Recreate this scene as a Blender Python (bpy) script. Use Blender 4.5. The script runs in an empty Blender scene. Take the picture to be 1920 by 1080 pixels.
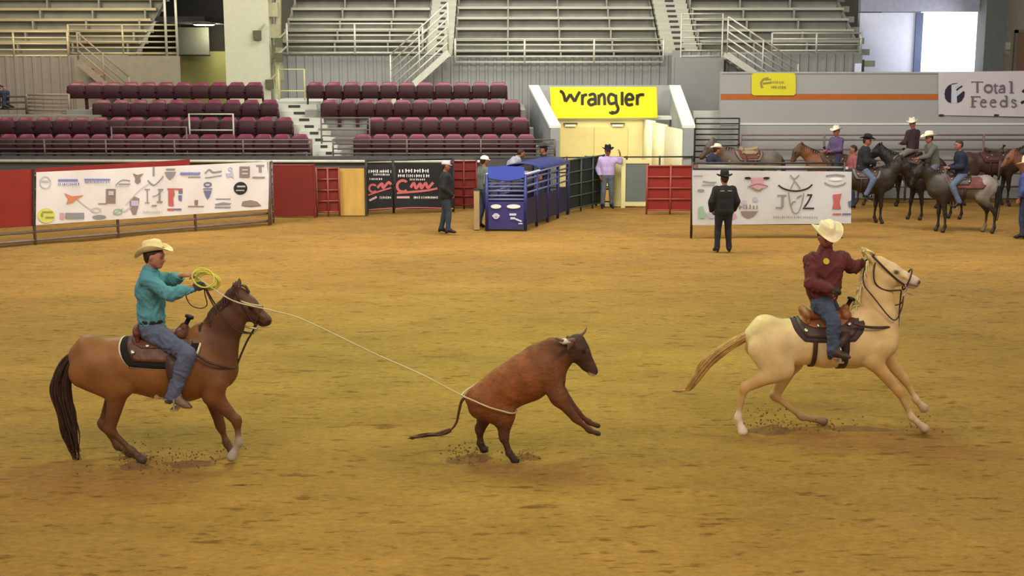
import bpy, math, random
import numpy as np
from mathutils import Vector, Matrix
random.seed(7)
RNG = np.random.default_rng(5)
SC = bpy.context.scene
COL = SC.collection
PI = math.pi

# ------------------------------------------------------------------ camera
W, H, F = 1920.0, 1080.0, 2400.0
CAMH, HORIZON = 4.25, 113.0
TH = math.atan((H/2-HORIZON)/F)
cam_d = bpy.data.cameras.new('camera')
cam = bpy.data.objects.new('camera', cam_d); COL.objects.link(cam)
cam_d.sensor_width = 36.0; cam_d.lens = 36.0*F/W
cam_d.clip_end = 300
cam.location = (0, 0, CAMH); cam.rotation_euler = (PI/2-TH, 0, 0)
SC.camera = cam

# ------------------------------------------------------------------ light
SC.view_settings.view_transform = 'Standard'; SC.view_settings.look = 'None'
SC.view_settings.gamma = 1.0; SC.view_settings.exposure = 0.0
SC.view_settings.use_curve_mapping = False
wd = bpy.data.worlds.new('arena air'); SC.world = wd; wd.use_nodes = True
wd.node_tree.nodes['Background'].inputs[0].default_value = (0.95, 0.97, 1.0, 1)
wd.node_tree.nodes['Background'].inputs[1].default_value = 0.31

def area_light(name, loc, size, power, col, target=None, sy=None):
    d = bpy.data.lights.new(name, 'AREA'); d.energy = power; d.color = col
    d.shape = 'RECTANGLE'; d.size = size; d.size_y = sy or size
    o = bpy.data.objects.new(name, d); COL.objects.link(o); o.location = loc
    if target is not None:
        v = Vector(target)-Vector(loc); o.rotation_euler = v.to_track_quat('-Z', 'Y').to_euler()
    return o
WARM = (1.0, .93, .82)
AMBER = (1.0, .84, .64)
area_light('arena_lamp', (-8, 5, 10), 4, 560, AMBER, (-6, 11, 0))
area_light('arena_lamp', (8, 5, 10), 4, 560, AMBER, (6, 11, 0))
area_light('arena_lamp', (0, 4, 10), 4, 440, AMBER, (0, 11, 0))
area_light('arena_lamp', (-10, 27, 10), 4, 1150, (1, .95, .90), (-7, 31, 0))
area_light('arena_lamp', (0, 29, 10), 4, 1050, (1, .96, .90), (0, 33, 0))
area_light('arena_lamp', (11, 27, 10), 4, 950, (1, .96, .92), (9, 32, 0))
area_light('arena_lamp', (-12, 16, 10), 3, 240, WARM, (-8, 16, 0))
area_light('arena_lamp', (12, 15, 10), 3, 260, WARM, (8, 15, 0))
area_light('mercury_lamp', (-.5, 18, 8.5), 3, 620, (.60, 1.0, .40), (-1, 18.5, 0))
area_light('stand_fill', (-15, 40, 9), 4, 420, (1, .88, .62), (-15, 47, 5.2), sy=2)  # unseen warm light added to brighten the upper left bleachers
area_light('stand_fill', (0, 41, 11), 14, 1300, (1, .97, .90), (0, 46, 4), sy=3)

# ------------------------------------------------------------------ pixel maths (used only to read places off the photograph)
CT, ST = math.cos(TH), math.sin(TH)
def ray(px, py):
    u, v = (px-W/2)/F, (H/2-py)/F
    return Vector((u, CT+v*ST, -ST+v*CT))
def P(px, py, Y):
    r = ray(px, py); t = Y/r.y
    return Vector((r.x*t, Y, CAMH+r.z*t))
def G(px, py, z=0.0):
    r = ray(px, py); t = (z-CAMH)/r.z
    return Vector((r.x*t, r.y*t, z))
def GY(py): return G(960, py).y

# ------------------------------------------------------------------ colour / material
def lin(c):
    c = c/255.0
    return c/12.92 if c <= .04045 else ((c+.055)/1.055)**2.4
def rgb(r, g, b): return (lin(r), lin(g), lin(b), 1.0)
MATS = {}
def mat(name, col=(128,128,128), rough=.7, metal=0.0, var=.08, vscale=6.0, bump=0.0, bscale=40.0, attr=False, spec=.4, stretch=None, emit=None):
    if name in MATS: return MATS[name]
    m = bpy.data.materials.new(name); m.use_nodes = True; nt = m.node_tree; N = nt.nodes; L = nt.links
    b = N['Principled BSDF']; b.inputs['Roughness'].default_value = rough; b.inputs['Metallic'].default_value = metal
    b.inputs['Specular IOR Level'].default_value = spec
    tc = N.new('ShaderNodeTexCoord'); src = tc.outputs['Object']
    if stretch:
        mp = N.new('ShaderNodeMapping'); mp.inputs['Scale'].default_value = stretch
        L.new(src, mp.inputs['Vector']); src = mp.outputs['Vector']
    if attr:
        a = N.new('ShaderNodeAttribute'); a.attribute_name = 'Coat'; base = a.outputs['Color']
    else:
        r = N.new('ShaderNodeRGB'); r.outputs[0].default_value = rgb(*col); base = r.outputs[0]
    if var > 0:
        n = N.new('ShaderNodeTexNoise'); n.inputs['Scale'].default_value = vscale; n.inputs['Detail'].default_value = 4
        L.new(src, n.inputs['Vector'])
        mr = N.new('ShaderNodeMapRange'); mr.inputs['From Min'].default_value = .3; mr.inputs['From Max'].default_value = .7
        mr.inputs['To Min'].default_value = 1-var; mr.inputs['To Max'].default_value = 1+var
        L.new(n.outputs['Fac'], mr.inputs['Value'])
        mx = N.new('ShaderNodeVectorMath'); mx.operation = 'SCALE'
        L.new(base, mx.inputs[0]); L.new(mr.outputs['Result'], mx.inputs['Scale']); base = mx.outputs[0]
    L.new(base, b.inputs['Base Color'])
    if bump > 0:
        n2 = N.new('ShaderNodeTexNoise'); n2.inputs['Scale'].default_value = bscale; n2.inputs['Detail'].default_value = 3
        L.new(src, n2.inputs['Vector'])
        bp = N.new('ShaderNodeBump'); bp.inputs['Strength'].default_value = 1.0; bp.inputs['Distance'].default_value = bump
        L.new(n2.outputs['Fac'], bp.inputs['Height']); L.new(bp.outputs['Normal'], b.inputs['Normal'])
    if emit:
        b.inputs['Emission Color'].default_value = rgb(*emit[:3]); b.inputs['Emission Strength'].default_value = emit[3]
    MATS[name] = m
    return m

# ------------------------------------------------------------------ object helpers
def tag(o, label=None, cat=None, group=None, kind=None):
    if label: o['label'] = label
    if cat: o['category'] = cat
    if group: o['group'] = group
    if kind: o['kind'] = kind
    return o
def thing(name, label, cat, loc=(0,0,0), rz=0.0, group=None):
    o = bpy.data.objects.new(name, None); COL.objects.link(o); o.empty_display_size = .2
    o.location = loc; o.rotation_euler = (0, 0, rz)
    return tag(o, label, cat, group)
def link_mesh(name, me, m=None, parent=None, loc=(0,0,0)):
    o = bpy.data.objects.new(name, me); COL.objects.link(o); o.location = loc
    if m is not None and not me.materials: me.materials.append(m)
    if parent is not None: o.parent = parent
    return o
def dup_tree(o, parent=None):
    c = o.copy(); COL.objects.link(c); c.parent = parent
    for ch in list(o.children):
        dup_tree(ch, c)
    return c

class MB:
    """collects polygons; build() makes ONE mesh object"""
    def __init__(s): s.v = []; s.f = []; s.mi = []; s.mats = []
    def add(s, vs, fs, mi=0):
        n = len(s.v); s.v += [tuple(v) for v in vs]; s.f += [tuple(i+n for i in f) for f in fs]; s.mi += [mi]*len(fs)
    def box(s, lo, hi, mi=0):
        x0,y0,z0 = lo; x1,y1,z1 = hi
        s.add([(x0,y0,z0),(x1,y0,z0),(x1,y1,z0),(x0,y1,z0),(x0,y0,z1),(x1,y0,z1),(x1,y1,z1),(x0,y1,z1)],
              [(0,3,2,1),(4,5,6,7),(0,1,5,4),(1,2,6,5),(2,3,7,6),(3,0,4,7)], mi)
    def bar(s, a, b, w, h, mi=0, up=(0,0,1)):
        a, b = Vector(a), Vector(b); d = (b-a).normalized(); u = Vector(up)
        if abs(d.dot(u)) > .98: u = Vector((1,0,0))
        r = d.cross(u).normalized(); u = r.cross(d)
        q = [r*w/2*i+u*h/2*j for i, j in ((-1,-1),(1,-1),(1,1),(-1,1))]
        s.add([a+x for x in q]+[b+x for x in q], [(3,2,1,0),(4,5,6,7),(0,1,5,4),(1,2,6,5),(2,3,7,6),(3,0,4,7)], mi)
    def tube(s, pts, r, seg=8, mi=0, cap=True):
        pts = [Vector(p) for p in pts]; n = len(pts); rr = r if isinstance(r, (list, tuple)) else [r]*n
        base = len(s.v); pu = None
        for i, p in enumerate(pts):
            d = (pts[min(i+1, n-1)]-pts[max(i-1, 0)]).normalized()
            if pu is None:
                pu = Vector((0,0,1)) if abs(d.z) < .9 else Vector((1,0,0))
            u = (pu-d*pu.dot(d)).normalized(); w = d.cross(u); pu = u
            for k in range(seg):
                a = 2*PI*k/seg; s.v.append(tuple(p+u*rr[i]*math.cos(a)+w*rr[i]*math.sin(a)))
        for i in range(n-1):
            for k in range(seg):
                k2 = (k+1) % seg
                s.f.append((base+i*seg+k, base+i*seg+k2, base+(i+1)*seg+k2, base+(i+1)*seg+k)); s.mi.append(mi)
        if cap:
            s.f.append(tuple(base+k for k in range(seg))[::-1]); s.mi.append(mi)
            s.f.append(tuple(base+(n-1)*seg+k for k in range(seg))); s.mi.append(mi)
    def mesh(s, name, mats, smooth=False):
        me = bpy.data.meshes.new(name); me.from_pydata(s.v, [], s.f)
        for m in (mats if isinstance(mats, (list, tuple)) else [mats]): me.materials.append(m)
        me.polygons.foreach_set('material_index', s.mi)
        if smooth: me.polygons.foreach_set('use_smooth', [True]*len(me.polygons))
        me.update(); return me
    def build(s, name, mats, parent=None, smooth=False, loc=(0,0,0)):
        return link_mesh(name, s.mesh(name, mats, smooth), None, parent, loc)

def smooth_path(pts, n=8):
    """Catmull-Rom"""
    pts = [Vector(p) for p in pts]; out = []
    for i in range(len(pts)-1):
        p0, p1, p2, p3 = pts[max(i-1,0)], pts[i], pts[i+1], pts[min(i+2, len(pts)-1)]
        for k in range(n):
            t = k/n
            out.append(.5*((2*p1)+(p2-p0)*t+(2*p0-5*p1+4*p2-p3)*t*t+(3*p1-p0-3*p2+p3)*t**3))
    out.append(pts[-1]); return out

# ------------------------------------------------------------------ organic surfaces: blended tapered limbs meshed with surface nets
def cone(a, b, ra, rb=None, k=.04, s=(1,1,1), c=None):
    return dict(a=np.array(a, float), b=np.array(b, float), ra=ra, rb=ra if rb is None else rb, k=k, s=np.array(s, float), c=c)
def pdist(p, X):
    a, ab = p['a'], p['b']-p['a']; L = float(ab@ab)
    q = X-a
    if L > 1e-10:
        t = np.clip((q@ab)/L, 0, 1); q = q-t[..., None]*ab; r = p['ra']+(p['rb']-p['ra'])*t
    else: r = p['ra']
    s = p['s']
    if (s != 1).any():
        n = np.sqrt((q*q).sum(-1))+1e-9; qs = q/s; ns = np.sqrt((qs*qs).sum(-1))+1e-9
        return (ns-r)*n/ns
    return np.sqrt((q*q).sum(-1))-r
def sdf_arrays(prims, vox, cuts=(), grow=0.0):
    """returns verts (n,3), quads (m,4)"""
    lo = np.min([np.minimum(p['a'], p['b'])-(max(p['ra'], p['rb'])+grow)*p['s'].max() for p in prims], 0)-3*vox
    hi = np.max([np.maximum(p['a'], p['b'])+(max(p['ra'], p['rb'])+grow)*p['s'].max() for p in prims], 0)+3*vox
    n = np.ceil((hi-lo)/vox).astype(int)+1
    D = np.full(n, 1.0, np.float32)
    ax = [lo[i]+vox*np.arange(n[i]) for i in range(3)]
    for p in prims:
        m = (max(p['ra'], p['rb'])+grow)*p['s'].max()+p['k']+2.5*vox
        i0 = np.maximum(((np.minimum(p['a'], p['b'])-m-lo)/vox).astype(int), 0)
        i1 = np.minimum(((np.maximum(p['a'], p['b'])+m-lo)/vox).astype(int)+2, n)
        sl = tuple(slice(i0[i], i1[i]) for i in range(3))
        X = np.stack(np.meshgrid(*[ax[i][sl[i]] for i in range(3)], indexing='ij'), -1)
        d = pdist(p, X)-grow; e = D[sl]
        if p['k'] > 0:
            h = np.maximum(p['k']-np.abs(d-e), 0)/p['k']; D[sl] = np.minimum(d, e)-h*h*p['k']*.25
        else: D[sl] = np.minimum(d, e)
    if cuts:
        X = np.stack(np.meshgrid(*ax, indexing='ij'), -1)
        for pt, nn in cuts:
            nn = np.array(nn, float); nn /= np.linalg.norm(nn)
            D = np.maximum(D, (X-np.array(pt, float))@nn)
    S = D < 0
    cs = np.array(n)-1
    acc = np.zeros(tuple(cs)+(3,)); cnt = np.zeros(tuple(cs), int)
    quads = []; idx_edges = []
    for a in range(3):
        sa = [slice(None)]*3; sb = [slice(None)]*3; sa[a] = slice(0, -1); sb[a] = slice(1, None)
        s0, s1 = S[tuple(sa)], S[tuple(sb)]
        I = np.argwhere(s0 != s1)
        if len(I) == 0: continue
        d0 = D[tuple(I.T)]; J = I.copy(); J[:, a] += 1; d1 = D[tuple(J.T)]
        t = d0/(d0-d1); pos = I.astype(float); pos[:, a] += t
        b, c = (a+1) % 3, (a+2) % 3
        cells = []
        ok = (I[:, b] > 0) & (I[:, c] > 0) & (I[:, b] < cs[b]) & (I[:, c] < cs[c])
        I, pos = I[ok], pos[ok]; d0 = d0[ok]
        for ob, oc in ((0,0),(-1,0),(-1,-1),(0,-1)):
            K = I.copy(); K[:, b] += ob; K[:, c] += oc
            np.add.at(acc, tuple(K.T), pos); np.add.at(cnt, tuple(K.T), 1)
            cells.append(np.ravel_multi_index(tuple(K.T), tuple(cs)))
        q = np.stack(cells, 1)
        flip = d0 >= 0
        q[flip] = q[flip][:, ::-1]
        quads.append(q)
    q = np.concatenate(quads)
    used = np.unique(q); remap = np.full(int(np.prod(cs)), -1, int); remap[used] = np.arange(len(used))
    A = acc.reshape(-1, 3)[used]/cnt.reshape(-1)[used][:, None]
    return lo+A*vox, remap[q]
def smooth_arrays(V, Q, it=1, f=.5):
    for _ in range(it):
        s = np.zeros_like(V); c = np.zeros(len(V))
        for i in range(4):
            for j in (1, 3):
                np.add.at(s, Q[:, i], V[Q[:, (i+j) % 4]]); np.add.at(c, Q[:, i], 1)
        V = V*(1-f)+f*s/c[:, None]
    return V
def vcolors(V, prims, sharp=.02):
    w = np.zeros(len(V)); C = np.zeros((len(V), 3)); best = np.full(len(V), 9.0)
    ds = [pdist(p, V) for p in prims]
    best = np.min(ds, 0)
    for p, d in zip(prims, ds):
        e = np.exp(-(d-best)/sharp)
        if p['ra'] < .026: e = 14*np.exp(-np.maximum(d, 0)/.0045)*(best < .02)
        w += e; C += e[:, None]*np.array(p['c'])[None]
    return C/w[:, None]
def arrays_mesh(name, V, Q, m, colors=None):
    me = bpy.data.meshes.new(name)
    me.vertices.add(len(V)); me.vertices.foreach_set('co', np.asarray(V, np.float32).ravel())
    me.loops.add(len(Q)*4); me.loops.foreach_set('vertex_index', Q.astype(np.int32).ravel())
    me.polygons.add(len(Q)); me.polygons.foreach_set('loop_start', np.arange(0, len(Q)*4, 4, dtype=np.int32))
    try: me.polygons.foreach_set('loop_total', np.full(len(Q), 4, np.int32))
    except Exception: pass
    me.update(calc_edges=True); me.validate()
    me.polygons.foreach_set('use_smooth', [True]*len(me.polygons))
    if colors is not None:
        at = me.attributes.new('Coat', 'FLOAT_COLOR', 'POINT')
        c4 = np.concatenate([colors, np.ones((len(colors), 1))], 1)
        at.data.foreach_set('color', c4.astype(np.float32).ravel())
    me.materials.append(m); me.update()
    return me
def blob(name, prims, vox, m, parent=None, cuts=(), grow=0.0, colors=False, it=1, sharp=.02, origin=(0,0,0)):
    V, Q = sdf_arrays(prims, vox, cuts, grow); V = smooth_arrays(V, Q, it)
    C = vcolors(V, prims, sharp) if colors else None
    return link_mesh(name, arrays_mesh(name, V-np.array(origin), Q, m, C), None, parent)
def crumple(me, amp, freq=(9, 9, 5), seed=0.0, hem=None):
    from mathutils import noise as mn
    for v in me.vertices:
        c = v.co; q = Vector((c.x*freq[0]+seed, c.y*freq[1], c.z*freq[2]))
        q += mn.noise_vector(q*.5)*1.2
        r = 1-abs(mn.noise(q))*2; r2 = 1-abs(mn.noise(q*2.1+Vector((5,5,5))))*2
        w = 1.0 if hem is None else min(1.0, max(0.0, ((c-hem[0]).dot(hem[1])-.02)/.06))
        v.co = c+v.normal*amp*w*(max(0, r)**2+.4*max(0, r2)**2-.35)
    me.update()
def lc(r, g, b): return (lin(r), lin(g), lin(b))
# ================================================================== the place
def st(o): return tag(o, kind='structure')
def dirt_material():
    m = bpy.data.materials.new('arena dirt'); m.use_nodes = True; nt = m.node_tree; N = nt.nodes; L = nt.links
    b = N['Principled BSDF']; b.inputs['Roughness'].default_value = .95; b.inputs['Specular IOR Level'].default_value = .15
    tc = N.new('ShaderNodeTexCoord')
    def noise(scale, detail, st=(1,1,1), rough=.5, loc=(0,0,0)):
        mp = N.new('ShaderNodeMapping'); mp.inputs['Scale'].default_value = st; mp.inputs['Location'].default_value = loc; L.new(tc.outputs['Object'], mp.inputs['Vector'])
        n = N.new('ShaderNodeTexNoise'); n.inputs['Scale'].default_value = scale; n.inputs['Detail'].default_value = detail; n.inputs['Roughness'].default_value = rough
        L.new(mp.outputs['Vector'], n.inputs['Vector']); return n.outputs['Fac']
    def ramp(fac, stops):
        r = N.new('ShaderNodeValToRGB'); L.new(fac, r.inputs['Fac']); e = r.color_ramp.elements
        e[0].position, e[0].color = stops[0]; e[1].position, e[1].color = stops[1]
        for p, c in stops[2:]:
            q = e.new(p); q.color = c
        return r.outputs['Color']
    base = ramp(noise(.16, 4, (.6, 1, 1), .55), [(.30, rgb(144,112,57)), (.72, rgb(175,133,66)), (.5, rgb(160,120,58))])
    fine = ramp(noise(16, 6, (.7, 1, 1), .75), [(.3, (.72,.72,.72,1)), (.72, (1.18,1.18,1.18,1))])
    mid = ramp(noise(1.3, 5, (.45, 1, 1), .65), [(.34, (.84,.84,.82,1)), (.68, (1.08,1.08,1.08,1))])
    dark = ramp(noise(3.4, 4, (.5, 1.6, 1), .65, (3.3, 1.7, 0)), [(.60, (1,1,1,1)), (.68, (.56,.50,.44,1))])
    dark2 = ramp(noise(8.0, 3, (.45, 1.3, 1), .6, (8.3, 4.7, 0)), [(.60, (1,1,1,1)), (.68, (.62,.57,.52,1))])
    cur = base
    for x in (fine, mid, dark, dark2):
        mx = N.new('ShaderNodeMix'); mx.data_type = 'RGBA'; mx.blend_type = 'MULTIPLY'; mx.inputs['Factor'].default_value = 1
        L.new(cur, mx.inputs['A']); L.new(x, mx.inputs['B']); cur = mx.outputs['Result']
    L.new(cur, b.inputs['Base Color'])
    hs = noise(5, 6, (.6, 1, 1), .7)
    bp = N.new('ShaderNodeBump'); bp.inputs['Distance'].default_value = .05; bp.inputs['Strength'].default_value = .9
    L.new(hs, bp.inputs['Height']); L.new(bp.outputs['Normal'], b.inputs['Normal'])
    return m
# uneven dirt floor
nx, ny = 150, 170
from mathutils import noise as mnoise
vs = []; fs = []
for j in range(ny+1):
    y = 6+(j/ny)*36
    for i in range(nx+1):
        x = -22+44*i/nx
        h = .030*mnoise.noise(Vector((x*.5, y*.9, 0)))+.014*mnoise.noise(Vector((x*1.9, y*2.6, 3)))
        vs.append((x, y, h-.018))
for j in range(ny):
    for i in range(nx):
        a = j*(nx+1)+i; fs.append((a, a+1, a+nx+2, a+nx+1))
mb = MB(); mb.add(vs, fs); M_DIRT = dirt_material(); st(mb.build('floor', M_DIRT, smooth=True))
mb = MB(); mb.box((-60, -10, -.4), (60, 64, -.06)); st(mb.build('floor', M_DIRT))

CONC = mat('grey concrete', (138,136,128), .85, var=.08, vscale=1.5, bump=.004)
CONC_L = mat('pale painted concrete', (196,196,182), .8, var=.05, vscale=1.2)
CORR = mat('grey ribbed sheet', (134,134,128), .6, var=.05, vscale=.8)
ALUM = mat('weathered aluminium plank', (172,170,152), .45, metal=.25, var=.12, vscale=3, stretch=(.3,3,3))
ALUM_W = mat('weathered aluminium plank with warm light tint', (182,168,132), .45, metal=.2, var=.15, vscale=3, stretch=(.3,3,3))  # yellowish light on the upper left stands put into the aluminium colour
ALUM_D = mat('dull aluminium riser', (146,144,130), .6, metal=.2, var=.1, vscale=3)
PIPE_G = mat('galvanised pipe', (188,186,168), .45, metal=.2, var=.1)
PIPE_B = mat('brown grey painted pipe', (118,100,94), .5, var=.15)
PIPE_D = mat('dark steel pipe', (52,50,48), .5, var=.1)
STEELW = mat('steel blue grey panel', (150,154,152), .6, var=.04, vscale=.6, stretch=(1,1,8))
STEELT = mat('light grey wall panel', (164,162,158), .6, var=.03, vscale=.6)
ORANGE = mat('orange painted stripe', (178,98,38), .6, var=.05)
CREAM = mat('cream painted wall', (226,214,152), .6, var=.04, vscale=1.2)
WHITE = mat('white painted cap', (226,226,216), .6, var=.04)
REDP = mat('red painted sheet', (140,36,28), .5, var=.12, vscale=2)
REDD = mat('dark red painted metal', (118,30,24), .5, var=.15, vscale=4)
TANP = mat('tan plywood', (196,154,78), .8, var=.10, vscale=2, stretch=(3,3,.6))
BLACKP = mat('black sheet', (26,27,26), .6, var=.2)
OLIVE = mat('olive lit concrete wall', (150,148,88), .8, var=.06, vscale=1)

def wx(px, Y): return P(px, 300, Y).x
def wz(py, Y): return P(960, py, Y).z
def ribbed(mb, x0, x1, y, z0, z1, pitch=.3, depth=.04):
    n = int((x1-x0)/pitch); xs = []
    for i in range(n+1):
        a = x0+(x1-x0)*i/n; p = (x1-x0)/n
        xs += [(a, 0), (a+p*.55, 0), (a+p*.65, -depth), (a+p*.90, -depth)] if i < n else [(a, 0)]
    vs = [(x, y+d, z0) for x, d in xs]+[(x, y+d, z1) for x, d in xs]; m = len(xs)
    mb.add(vs, [(i, i+1, m+i+1, m+i) for i in range(m-1)])

# -- back walls
YW = 46.2
mb = MB(); ribbed(mb, wx(440, YW), wx(1345, YW), YW, 0, 4.42); st(mb.build('wall_back', CORR))
mb = MB(); ribbed(mb, -22, wx(345, 44.2), 44.2, 0, 4.40); st(mb.build('wall_left', mat('warm grey ribbed sheet', (130,120,110), .6, var=.05)))
# pillar wall at the end of the middle bleachers
mb = MB(); mb.box((wx(430,45.0), 45.0, 0), (wx(512,45.0), 46.2, 12)); st(mb.build('wall_column', mat('pale green grey plaster', (186,186,160), .8, var=.04)))
mb = MB(); ribbed(mb, wx(1255,46.0), wx(1345,46.0), 45.9, 0, 4.6); mb.box((wx(1262,45.8), 45.8, 0), (wx(1352,45.8), 45.88, 4.35)); st(mb.build('wall_corner', CORR))
# recess with dark ceiling on the left
YR0 = 52
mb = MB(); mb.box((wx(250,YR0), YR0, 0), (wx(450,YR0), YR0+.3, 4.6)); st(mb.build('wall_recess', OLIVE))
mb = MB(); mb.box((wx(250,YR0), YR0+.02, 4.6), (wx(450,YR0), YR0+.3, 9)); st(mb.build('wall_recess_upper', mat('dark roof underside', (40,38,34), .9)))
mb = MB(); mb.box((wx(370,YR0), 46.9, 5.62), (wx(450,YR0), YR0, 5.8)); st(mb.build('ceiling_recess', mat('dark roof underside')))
o = thing('hanging_screen', 'grey screen hanging in the dark recess below the round lamp', 'screen', (wx(372,51), 51, wz(105,51)))
mb = MB(); mb.box((-.62, -.04, .06), (.62, .04, 1.10)); mb.build('panel', mat('grey mesh cloth', (84,86,74), .8), o)
mb = MB(); mb.tube([(-.64,0,0.05),(.64,0,.05)], .05, 8); mb.build('bottom_rail', PIPE_D, o)
for s in (-.5, .5):
    mb = MB(); mb.tube([(s,0,1.05),(s,0,5.8-wz(105,51))], .015, 6); mb.build('hanger', PIPE_D, o)
o = thing('pendant_lamp', 'round glowing lamp hanging under the dark ceiling of the recess', 'lamp', (wx(393,49), 49, wz(46,49)))
mb = MB(); mb.tube([(0,0,0),(0,0,.03),(0,0,.14),(0,0,.2)], [.40,.43,.22,.06], 20); mb.build('lamp_shade', mat('pale enamel', (200,196,180), .5), o, smooth=True)
mb = MB(); mb.tube([(0,0,-.035),(0,0,-.005)], [.34,.39], 20); mb.build('lamp_glass', mat('lit lamp glass', (255,250,225), .5, var=0, emit=(255,246,210,9)), o)
mb = MB(); mb.tube([(0,0,.19),(0,0,5.62-wz(46,49))], .012, 6); mb.build('cord', PIPE_D, o)
l = bpy.data.lights.new('pendant_light', 'POINT'); l.energy = 160; l.color = (1,.93,.70); l.shadow_soft_size = .3; lo = bpy.data.objects.new('pendant_light', l); COL.objects.link(lo); lo.location = (wx(405,50.5), 50.4, wz(62,50.5)); 

mb = MB(); mb.box((wx(440,55), 55, 0), (wx(1640,55), 55.3, 13)); st(mb.build('wall_far', mat('grey green far wall', (122,122,108), .8)))
# -- seating platforms: concrete steps under the maroon seats
YS_ROW = [41.2, 40.4, 39.6, 38.8]            # back rest planes, top row first
ZT = [wz(154, YS_ROW[0]), wz(187, YS_ROW[1]), wz(220, YS_ROW[2]), wz(252, YS_ROW[3])]
TREAD = [z-.86 for z in ZT]
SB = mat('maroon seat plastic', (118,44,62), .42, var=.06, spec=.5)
SBD = mat('maroon seat plastic in shade tone', (54,12,22), .7, var=.06, spec=.5)  # same maroon darkened: shade below the lit lip put into the colour
def platform(nm, px0s, px1s, m=CONC, rows=range(4)):
    mb = MB()
    for r in rows:
        y0, y1 = YS_ROW[r]-.62, YS_ROW[r]+.20 if r else YS_ROW[r]+5.0
        mb.box((wx(px0s[r], y0), y0, 0), (wx(px1s[r], y0), y1, TREAD[r]))
    return st(mb.build(nm, m))
platform('trim_1', (575,598,604,600), (985,1000,1012,1024))
platform('trim_2', (130,176,-60,-60), (500,527,556,585))
# seat kit
def seat_proto():
    t = thing('stadium_seat', 'x', 'seat', (0,0,0))
    w = .272; vs = []; prof = [(.34,.02),(.44,.0),(.58,.02),(.70,.06),(.78,.11),(.845,.17),(.86,.20)]
    nu = 8
    for z, y in prof:
        for i in range(nu+1):
            u = -1+2*i/nu; ww = w*(1 if z < .75 else .86 if z < .82 else .74); zz = z-(.02 if abs(u) > .9 and z > .8 else 0)
            vs.append((u*ww, y-.05*(abs(u)**2.2)+.0, zz))
    fs = [(j*(nu+1)+i, j*(nu+1)+i+1, (j+1)*(nu+1)+i+1, (j+1)*(nu+1)+i) for j in range(len(prof)-1) for i in range(nu)]
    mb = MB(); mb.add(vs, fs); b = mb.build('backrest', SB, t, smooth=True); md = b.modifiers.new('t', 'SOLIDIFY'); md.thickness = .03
    mb = MB(); vs = []; prof = [(.36,-.10),(.40,-.16),(.58,-.17),(.73,-.14),(.765,-.10),(.76,-.03)]
    for z, y in prof:
        for i in range(nu+1):
            u = -1+2*i/nu; vs.append((u*.268, y+.02*(abs(u)**2.5), z-.02*abs(u)**4))
    mb.add(vs, [(j*(nu+1)+i, j*(nu+1)+i+1, (j+1)*(nu+1)+i+1, (j+1)*(nu+1)+i) for j in range(len(prof)-1) for i in range(nu)])
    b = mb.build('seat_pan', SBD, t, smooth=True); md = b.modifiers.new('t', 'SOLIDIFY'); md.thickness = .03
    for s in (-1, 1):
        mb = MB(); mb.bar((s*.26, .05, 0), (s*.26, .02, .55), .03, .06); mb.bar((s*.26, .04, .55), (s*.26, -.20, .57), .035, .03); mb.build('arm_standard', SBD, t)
    return t
proto_seat = None
ORD = ['first','second','third','fourth','fifth','sixth','seventh','eighth','ninth','tenth','eleventh','twelfth','thirteenth','fourteenth','fifteenth','sixteenth','seventeenth','eighteenth']
RN = ['top','second','third','front']
def seat_row(block, r, px0, px1, ordinal_from='left'):
    global proto_seat
    Y = YS_ROW[r]; x0, x1 = wx(px0, Y), wx(px1, Y); n = max(1, int(round((x1-x0)/.565)))
    for i in range(n):
        lab = 'maroon folding seat in the %s row of the %s block, %s from its left end' % (RN[r], block, ORD[i])
        if proto_seat is None: proto_seat = seat_proto(); o = proto_seat
        else: o = dup_tree(proto_seat)
        o.location = (x0+(i+.5)*(x1-x0)/n, Y, TREAD[r])
        tag(o, lab, 'seat', 'maroon stadium seats')
seat_row('middle', 0, 578, 952); seat_row('middle', 1, 604, 976); seat_row('middle', 2, 690, 992); seat_row('middle', 3, 664, 1004)
seat_row('left', 0, 135, 498); seat_row('left', 1, 180, 526); seat_row('left', 2, 0, 552); seat_row('left', 3, 0, 580)

# -- rails
def rail(label, pts, heights, r=.025, m=None, post_every=1.9, posts=True, group=None, cat='railing', name='guard_rail', post_r=None):
    """pts: base polyline; heights above the base for each pipe"""
    m = m or PIPE_G; o = thing(name, label, cat, tuple(pts[0]), 0, group); b = Vector(pts[0])
    for h in heights:
        mb = MB(); mb.tube([Vector(p)-b+Vector((0,0,h)) for p in pts], r, 8); mb.build('pipe', m, o, smooth=True)
    if posts:
        for i in range(len(pts)-1):
            a, c = Vector(pts[i]), Vector(pts[i+1]); n = max(1, int(round((c-a).length/post_every)))
            for k in range(n+(1 if i == len(pts)-2 else 0)):
                q = a.lerp(c, k/n)-b; mb = MB(); mb.tube([q+Vector((0,0,0)), q+Vector((0,0,max(heights)+.02))], post_r or r*1.2, 8); mb.build('post', m, o, smooth=True)
    return o
YF = 38.0
zf = wz(292, YF)
hz = [wz(p, YF)-zf for p in (262, 270, 279, 288)]
rail('brown pipe railing along the front of the left maroon seats', [(wx(-30,YF),YF,zf), (wx(200,YF),YF,zf), (wx(585,YF),YF,zf)], hz, .022, PIPE_B, 2.3)
rail('brown pipe railing along the front of the middle maroon seats', [(wx(625,YF),YF,zf), (wx(1040,YF),YF,zf)], hz, .022, PIPE_B, 2.3)
rail('low steel railing in the gap of the middle seats, third row', [(wx(604,39.2),39.2,TREAD[2]), (wx(694,39.2),39.2,TREAD[2])], [.15,.32,.5,.68,.86], .02, PIPE_B, 1.6)
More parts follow.
